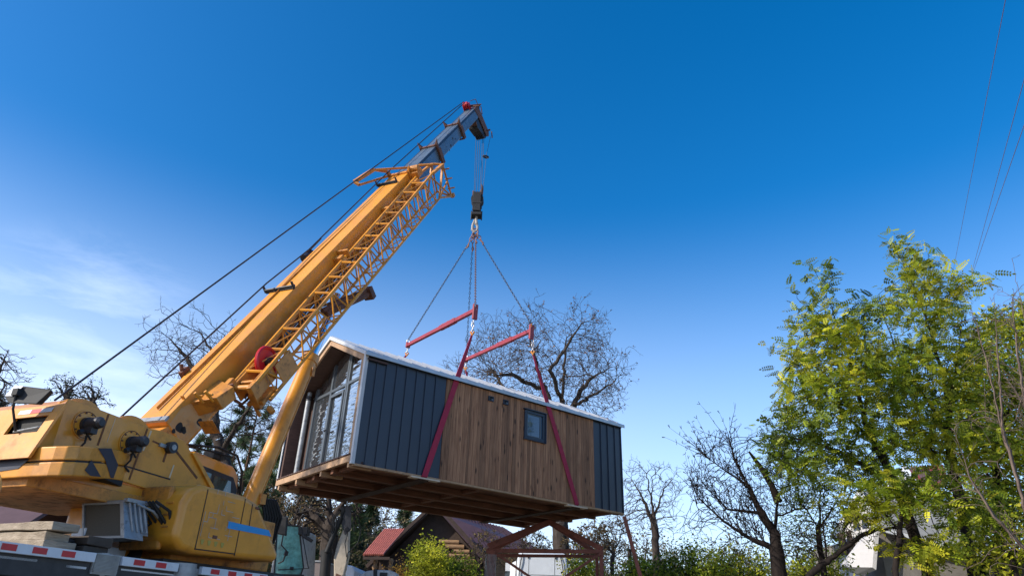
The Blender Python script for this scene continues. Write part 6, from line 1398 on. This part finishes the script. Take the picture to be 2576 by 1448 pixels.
# truck with teal windscreen
ty = 14.; t0_ = at(745, 1448, ty); t0_.z = GZ; tt = empty('truck', 'truck cab with dirty teal windscreen and black mirror in front of the engine cover', 'truck', t0_)
def wt(px, py, dy=0): return at(px, py, ty+dy)
lf4 = lambda p: p-t0_
pa = [wt(697, 1330), wt(722, 1320), wt(752, 1322), wt(764, 1425), wt(756, 1448), wt(690, 1448)]
s = MB(lf4); n_ = len(pa); s.add(pa+[p+V(0, .03, 0) for p in pa], [tuple(range(n_)), tuple(range(n_, 2*n_))[::-1]]+[(i, (i+1) % n_, n_+(i+1) % n_, n_+i) for i in range(n_)]); s.build('windscreen', 'tealglass', tt)
s = MB(lf4); s.box((wt(690, 1448).x, ty+.05, GZ+.5), (wt(765, 1448).x, ty+1.6, wt(720, 1448).z)); s.prism([(wt(697, 1330).x, wt(720, 1448).z), (wt(764, 1330).x, wt(720, 1448).z), (wt(752, 1322).x, wt(752, 1322).z), (wt(697, 1330).x, wt(697, 1330).z)], 1, ty+.06, ty+1.4); tcab = s.build('cab_body', 'greymetal', tt, bevel=.02)
s = MB(lf4)
for a, b_ in zip(pa, pa[1:]+pa[:1]): s.tube([a+V(0, -.01, 0), b_+V(0, -.01, 0)], .014, 6)
s.tube([wt(757, 1324, -.1), wt(776, 1428, -.1), wt(700, 1432, -.1)], .011, 6)
s.box((wt(700, 1448).x, ty-.02, wt(700, 1450).z-.05), (wt(765, 1448).x, ty-.005, wt(700, 1442).z)); s.build('screen_frame', 'black', tt, smooth=True)
s = MB(lf4); s.box((wt(755, 1330).x, ty-.1, wt(755, 1345).z), (wt(778, 1330).x, ty+.1, wt(755, 1326).z)); s.bar(wt(760, 1345, -.1), wt(786, 1360, -.1), .03, .06); s.build('lamp_bracket', 'black', tt, bevel=.01)
s = MB(lf4); s.tube([wt(712, 1345, -1), wt(708, 1370, -1), wt(722, 1385, -1), wt(712, 1410, -1), wt(700, 1416, -1)], .014, 6); m_ = s.build('mirror_arm', 'black', tt, smooth=True)
mq = [wt(692, 1296, -1), wt(723, 1298, -1), wt(719, 1346, -1), wt(690, 1340, -1)]
s = MB(lf4); s.add(mq+[p+V(0, .08, 0) for p in mq], [(0, 1, 2, 3), (7, 6, 5, 4), (0, 4, 5, 1), (1, 5, 6, 2), (2, 6, 7, 3), (3, 7, 4, 0)]); s.build('mirror', 'black', tt, bevel=.02, seg=3)
s = MB(lf4); s.tube([wt(722, 1385, -1.02), wt(718, 1396, -1.02)], .035, 10); s.tube([wt(730, 1428, -.05), wt(738, 1428, -.05)], .03, 10); s.build('wiper_joint', 'black', tt, smooth=True)
for x in (wt(695, 1448).x, wt(760, 1448).x):
    s = MB(lf4); s.tube([(x-.1, ty+.9, GZ+.45), (x+.1, ty+.9, GZ+.45)], .45, 20); split_build(s, 'wheel', 'black', tt, smooth=True)
# grey box body behind
gy = 17.; p, q = at(766, 1407, gy), at(816, 1407, gy); bx = empty('box_truck', 'plain brown grey box truck body between teal cab and loader column', 'truck', V(p.x, gy, GZ))
lf5 = lambda v: v-V(p.x, gy, GZ)
s = MB(lf5); s.box((p.x, gy, GZ+.6), (q.x, gy+2, p.z-.04)); s.build('body', mat('brown_grey_panel', (.20, .16, .15), .6, var=.1), bx, bevel=.01)
s = MB(lf5); s.box((p.x-.02, gy-.02, p.z-.04), (q.x+.02, gy+2, p.z)); s.build('top_rail', 'greymetal', bx, bevel=.006)
s = MB(lf5)
for xx in (p.x+.05, q.x-.2): s.tube([(xx, gy+.5, GZ+.4), (xx+.15, gy+.5, GZ+.4)], .4, 18)
split_build(s, 'wheel', 'black', bx, smooth=True)
p, q = at(876, 1420, 24), at(893, 1422, 24); sv = empty('van', 'small white van end just right of the loader arm', 'van', V(p.x, 24, GZ)); lf6 = lambda v: v-V(p.x, 24, GZ)
s = MB(lf6); s.prism([(p.x-1.2, GZ+.4), (q.x, GZ+.4), (q.x+.02, q.z-.15), (q.x-.06, q.z), (p.x-.2, p.z+.03), (p.x-1.2, p.z+.03)], 1, 24, 27); s.build('body', 'white', sv, bevel=.05, seg=3)
s = MB(lf6)
for xx in (p.x-1.0, q.x-.3): s.tube([(xx, 24.5, GZ+.35), (xx+.2, 24.5, GZ+.35)], .35, 18)
split_build(s, 'wheel', 'black', sv, smooth=True)
s = MB(lf6); s.box((q.x-.22, 23.97, q.z-.5), (q.x-.08, 23.995, q.z-.36)); s.build('rear_light', 'greymetal', sv)
# outrigger foot lying in front (dark steel, bottom edge)
p = at(950, 1440, 12); o = MB(lambda v: v-p)
pts = [at(*a, 12) for a in ((905, 1448), (925, 1436), (947, 1433), (985, 1434), (998, 1440), (1002, 1500), (905, 1500))]; n_ = len(pts)
o.add([v+V(0, -.1, 0) for v in pts]+[v+V(0, .25, 0) for v in pts], [tuple(range(n_)), tuple(range(n_, 2*n_))[::-1]]+[(i, (i+1) % n_, n_+(i+1) % n_, n_+i) for i in range(n_)])
base_ = V(p.x, p.y, GZ); tl_ = empty('trailer_drawbar', 'blue grey steel drawbar end at the bottom edge below the log house', 'drawbar', base_)
s = MB(lambda v: v-base_); s.v = []; s.add([v+V(0, -.1, 0) for v in pts]+[v+V(0, .25, 0) for v in pts], o.f[:]); s.build('housing', 'greymetal', tl_, bevel=.01)
s = MB(lambda v: v-base_); q = at(968, 1440, 12); s.box((q.x-.06, q.y-.13, q.z-.1), (q.x+.06, q.y-.11, q.z)); s.tube([at(944, 1450, 11.88), at(944, 1430, 11.88)], .03, 10); s.box((q.x-.1, q.y, GZ), (q.x+.1, q.y+.2, q.z-.3)); s.build('bracket', 'black', tl_)

# ================================================================= TIMBER BAULKS ON THE CARRIER DECK
def baulk(y0, y1, x0, x1, z0, z1, label, m='oldwood', seed=0, tip=0.):
    rn = random.Random(seed); c = cw((x0+x1)/2, (y0+y1)/2, z0); o = MB()
    N_ = 8; vs = []
    for i in range(N_+1):
        y = y0+(y1-y0)*i/N_; j = lambda: rn.uniform(-.008, .008)
        for x, z in ((x0, z0), (x1, z0), (x1, z1), (x0, z1)): vs.append(cw(x+j(), y+j(), z+j()+tip*i/N_)-c)
    o.add(vs, [(4*i+a, 4*i+(a+1) % 4, 4*i+4+(a+1) % 4, 4*i+4+a) for i in range(N_) for a in range(4)]+[(3, 2, 1, 0), tuple(range(4*N_, 4*N_+4))])
    ob = o.build('timber_baulk', m, bevel=.008); ob.location = c; return tag(ob, label, 'timber beam', 'timber baulks on the crane deck')
def across(y0, y1, x0, x1, z0, z1, label, m='oldwood', seed=0):
    rn = random.Random(seed); c = cw((x0+x1)/2, (y0+y1)/2, z0); o = MB(); N_ = 8; vs = []
    for i in range(N_+1):
        x = x0+(x1-x0)*i/N_; j = lambda: rn.uniform(-.009, .009)
        for y, z in ((y0, z0), (y1, z0), (y1, z1), (y0, z1)): vs.append(cw(x+j(), y+j(), z+j())-c)
    o.add(vs, [(4*i+a, 4*i+(a+1) % 4, 4*i+4+(a+1) % 4, 4*i+4+a) for i in range(N_) for a in range(4)]+[(3, 2, 1, 0), tuple(range(4*N_, 4*N_+4))])
    ob = o.build('timber_baulk', m, bevel=.008); ob.location = c; return tag(ob, label, 'timber beam', 'timber baulks on the crane deck')
TB = mat('tarred_beam', (.06, .045, .035), .85, var=.3)
across(-1.92, -1.62, -.8, 1.12, 2.045, 2.125, 'topmost pale weathered beam of the stack at the left edge', seed=1)
across(-1.90, -1.64, -.7, 1.04, 1.96, 2.038, 'pale beam directly under the topmost one', seed=2)
across(-1.94, -1.60, -.8, 1.10, 1.87, 1.953, 'lowest beam of the pale stack just above the marker boards', seed=3)
across(-1.50, -1.22, -.5, 1.13, 1.96, 2.05, 'dark squared beam in front of the sunlit rear hood', m=TB, seed=4)
across(-1.52, -1.22, -.5, 1.10, 1.87, 1.953, 'black beam underneath the dark squared one', m=TB, seed=5)
s = MB(lambda v: v-cw(.95, -1.6, 1.85)); c_ = cw(.95, -1.55, 1.93); s.ring(c_, (cw(1, 0, 0)-cw(0, 0, 0)), .05, .016, 14, 6, 1.3, V(0, 0, 1)); s.tube([cw(.95, -1.75, 1.87), cw(.95, -1.6, 1.95), cw(.95, -1.62, 1.87)], .035, 8)
o = s.build('shackle', 'darksteel', smooth=True); o.location = cw(.95, -1.6, 1.85); tag(o, 'black shackle lying beside the timber stack on the deck', 'shackle')

# ================================================================= OVERHEAD WIRES
wires = (((2535, -30, 12), (2395, 695, 40), 'leftmost of the overhead wires, standing apart from the pair'), ((2590, 150, 12), (2428, 745, 40), 'left one of the two close overhead wires'), ((2592, 270, 12), (2432, 730, 40), 'right one of the two close overhead wires'))
for a, b_, lab in wires:
    p, q = at(*a), at(*b_); q2 = q+(q-p)*2.2; p2 = p+(p-q)*.3; s = MB(lambda v: v-p2); pts = []
    for k in range(25): t = k/24; v = p2.lerp(q2, t); v.z -= 0; pts.append(v-V(0, 0, .0*math.sin(math.pi*t)))
    s.tube(pts, .009, 5); o = s.build('overhead_wire', 'wire', smooth=True); o.location = p2; tag(o, lab, 'wire', 'overhead wires')
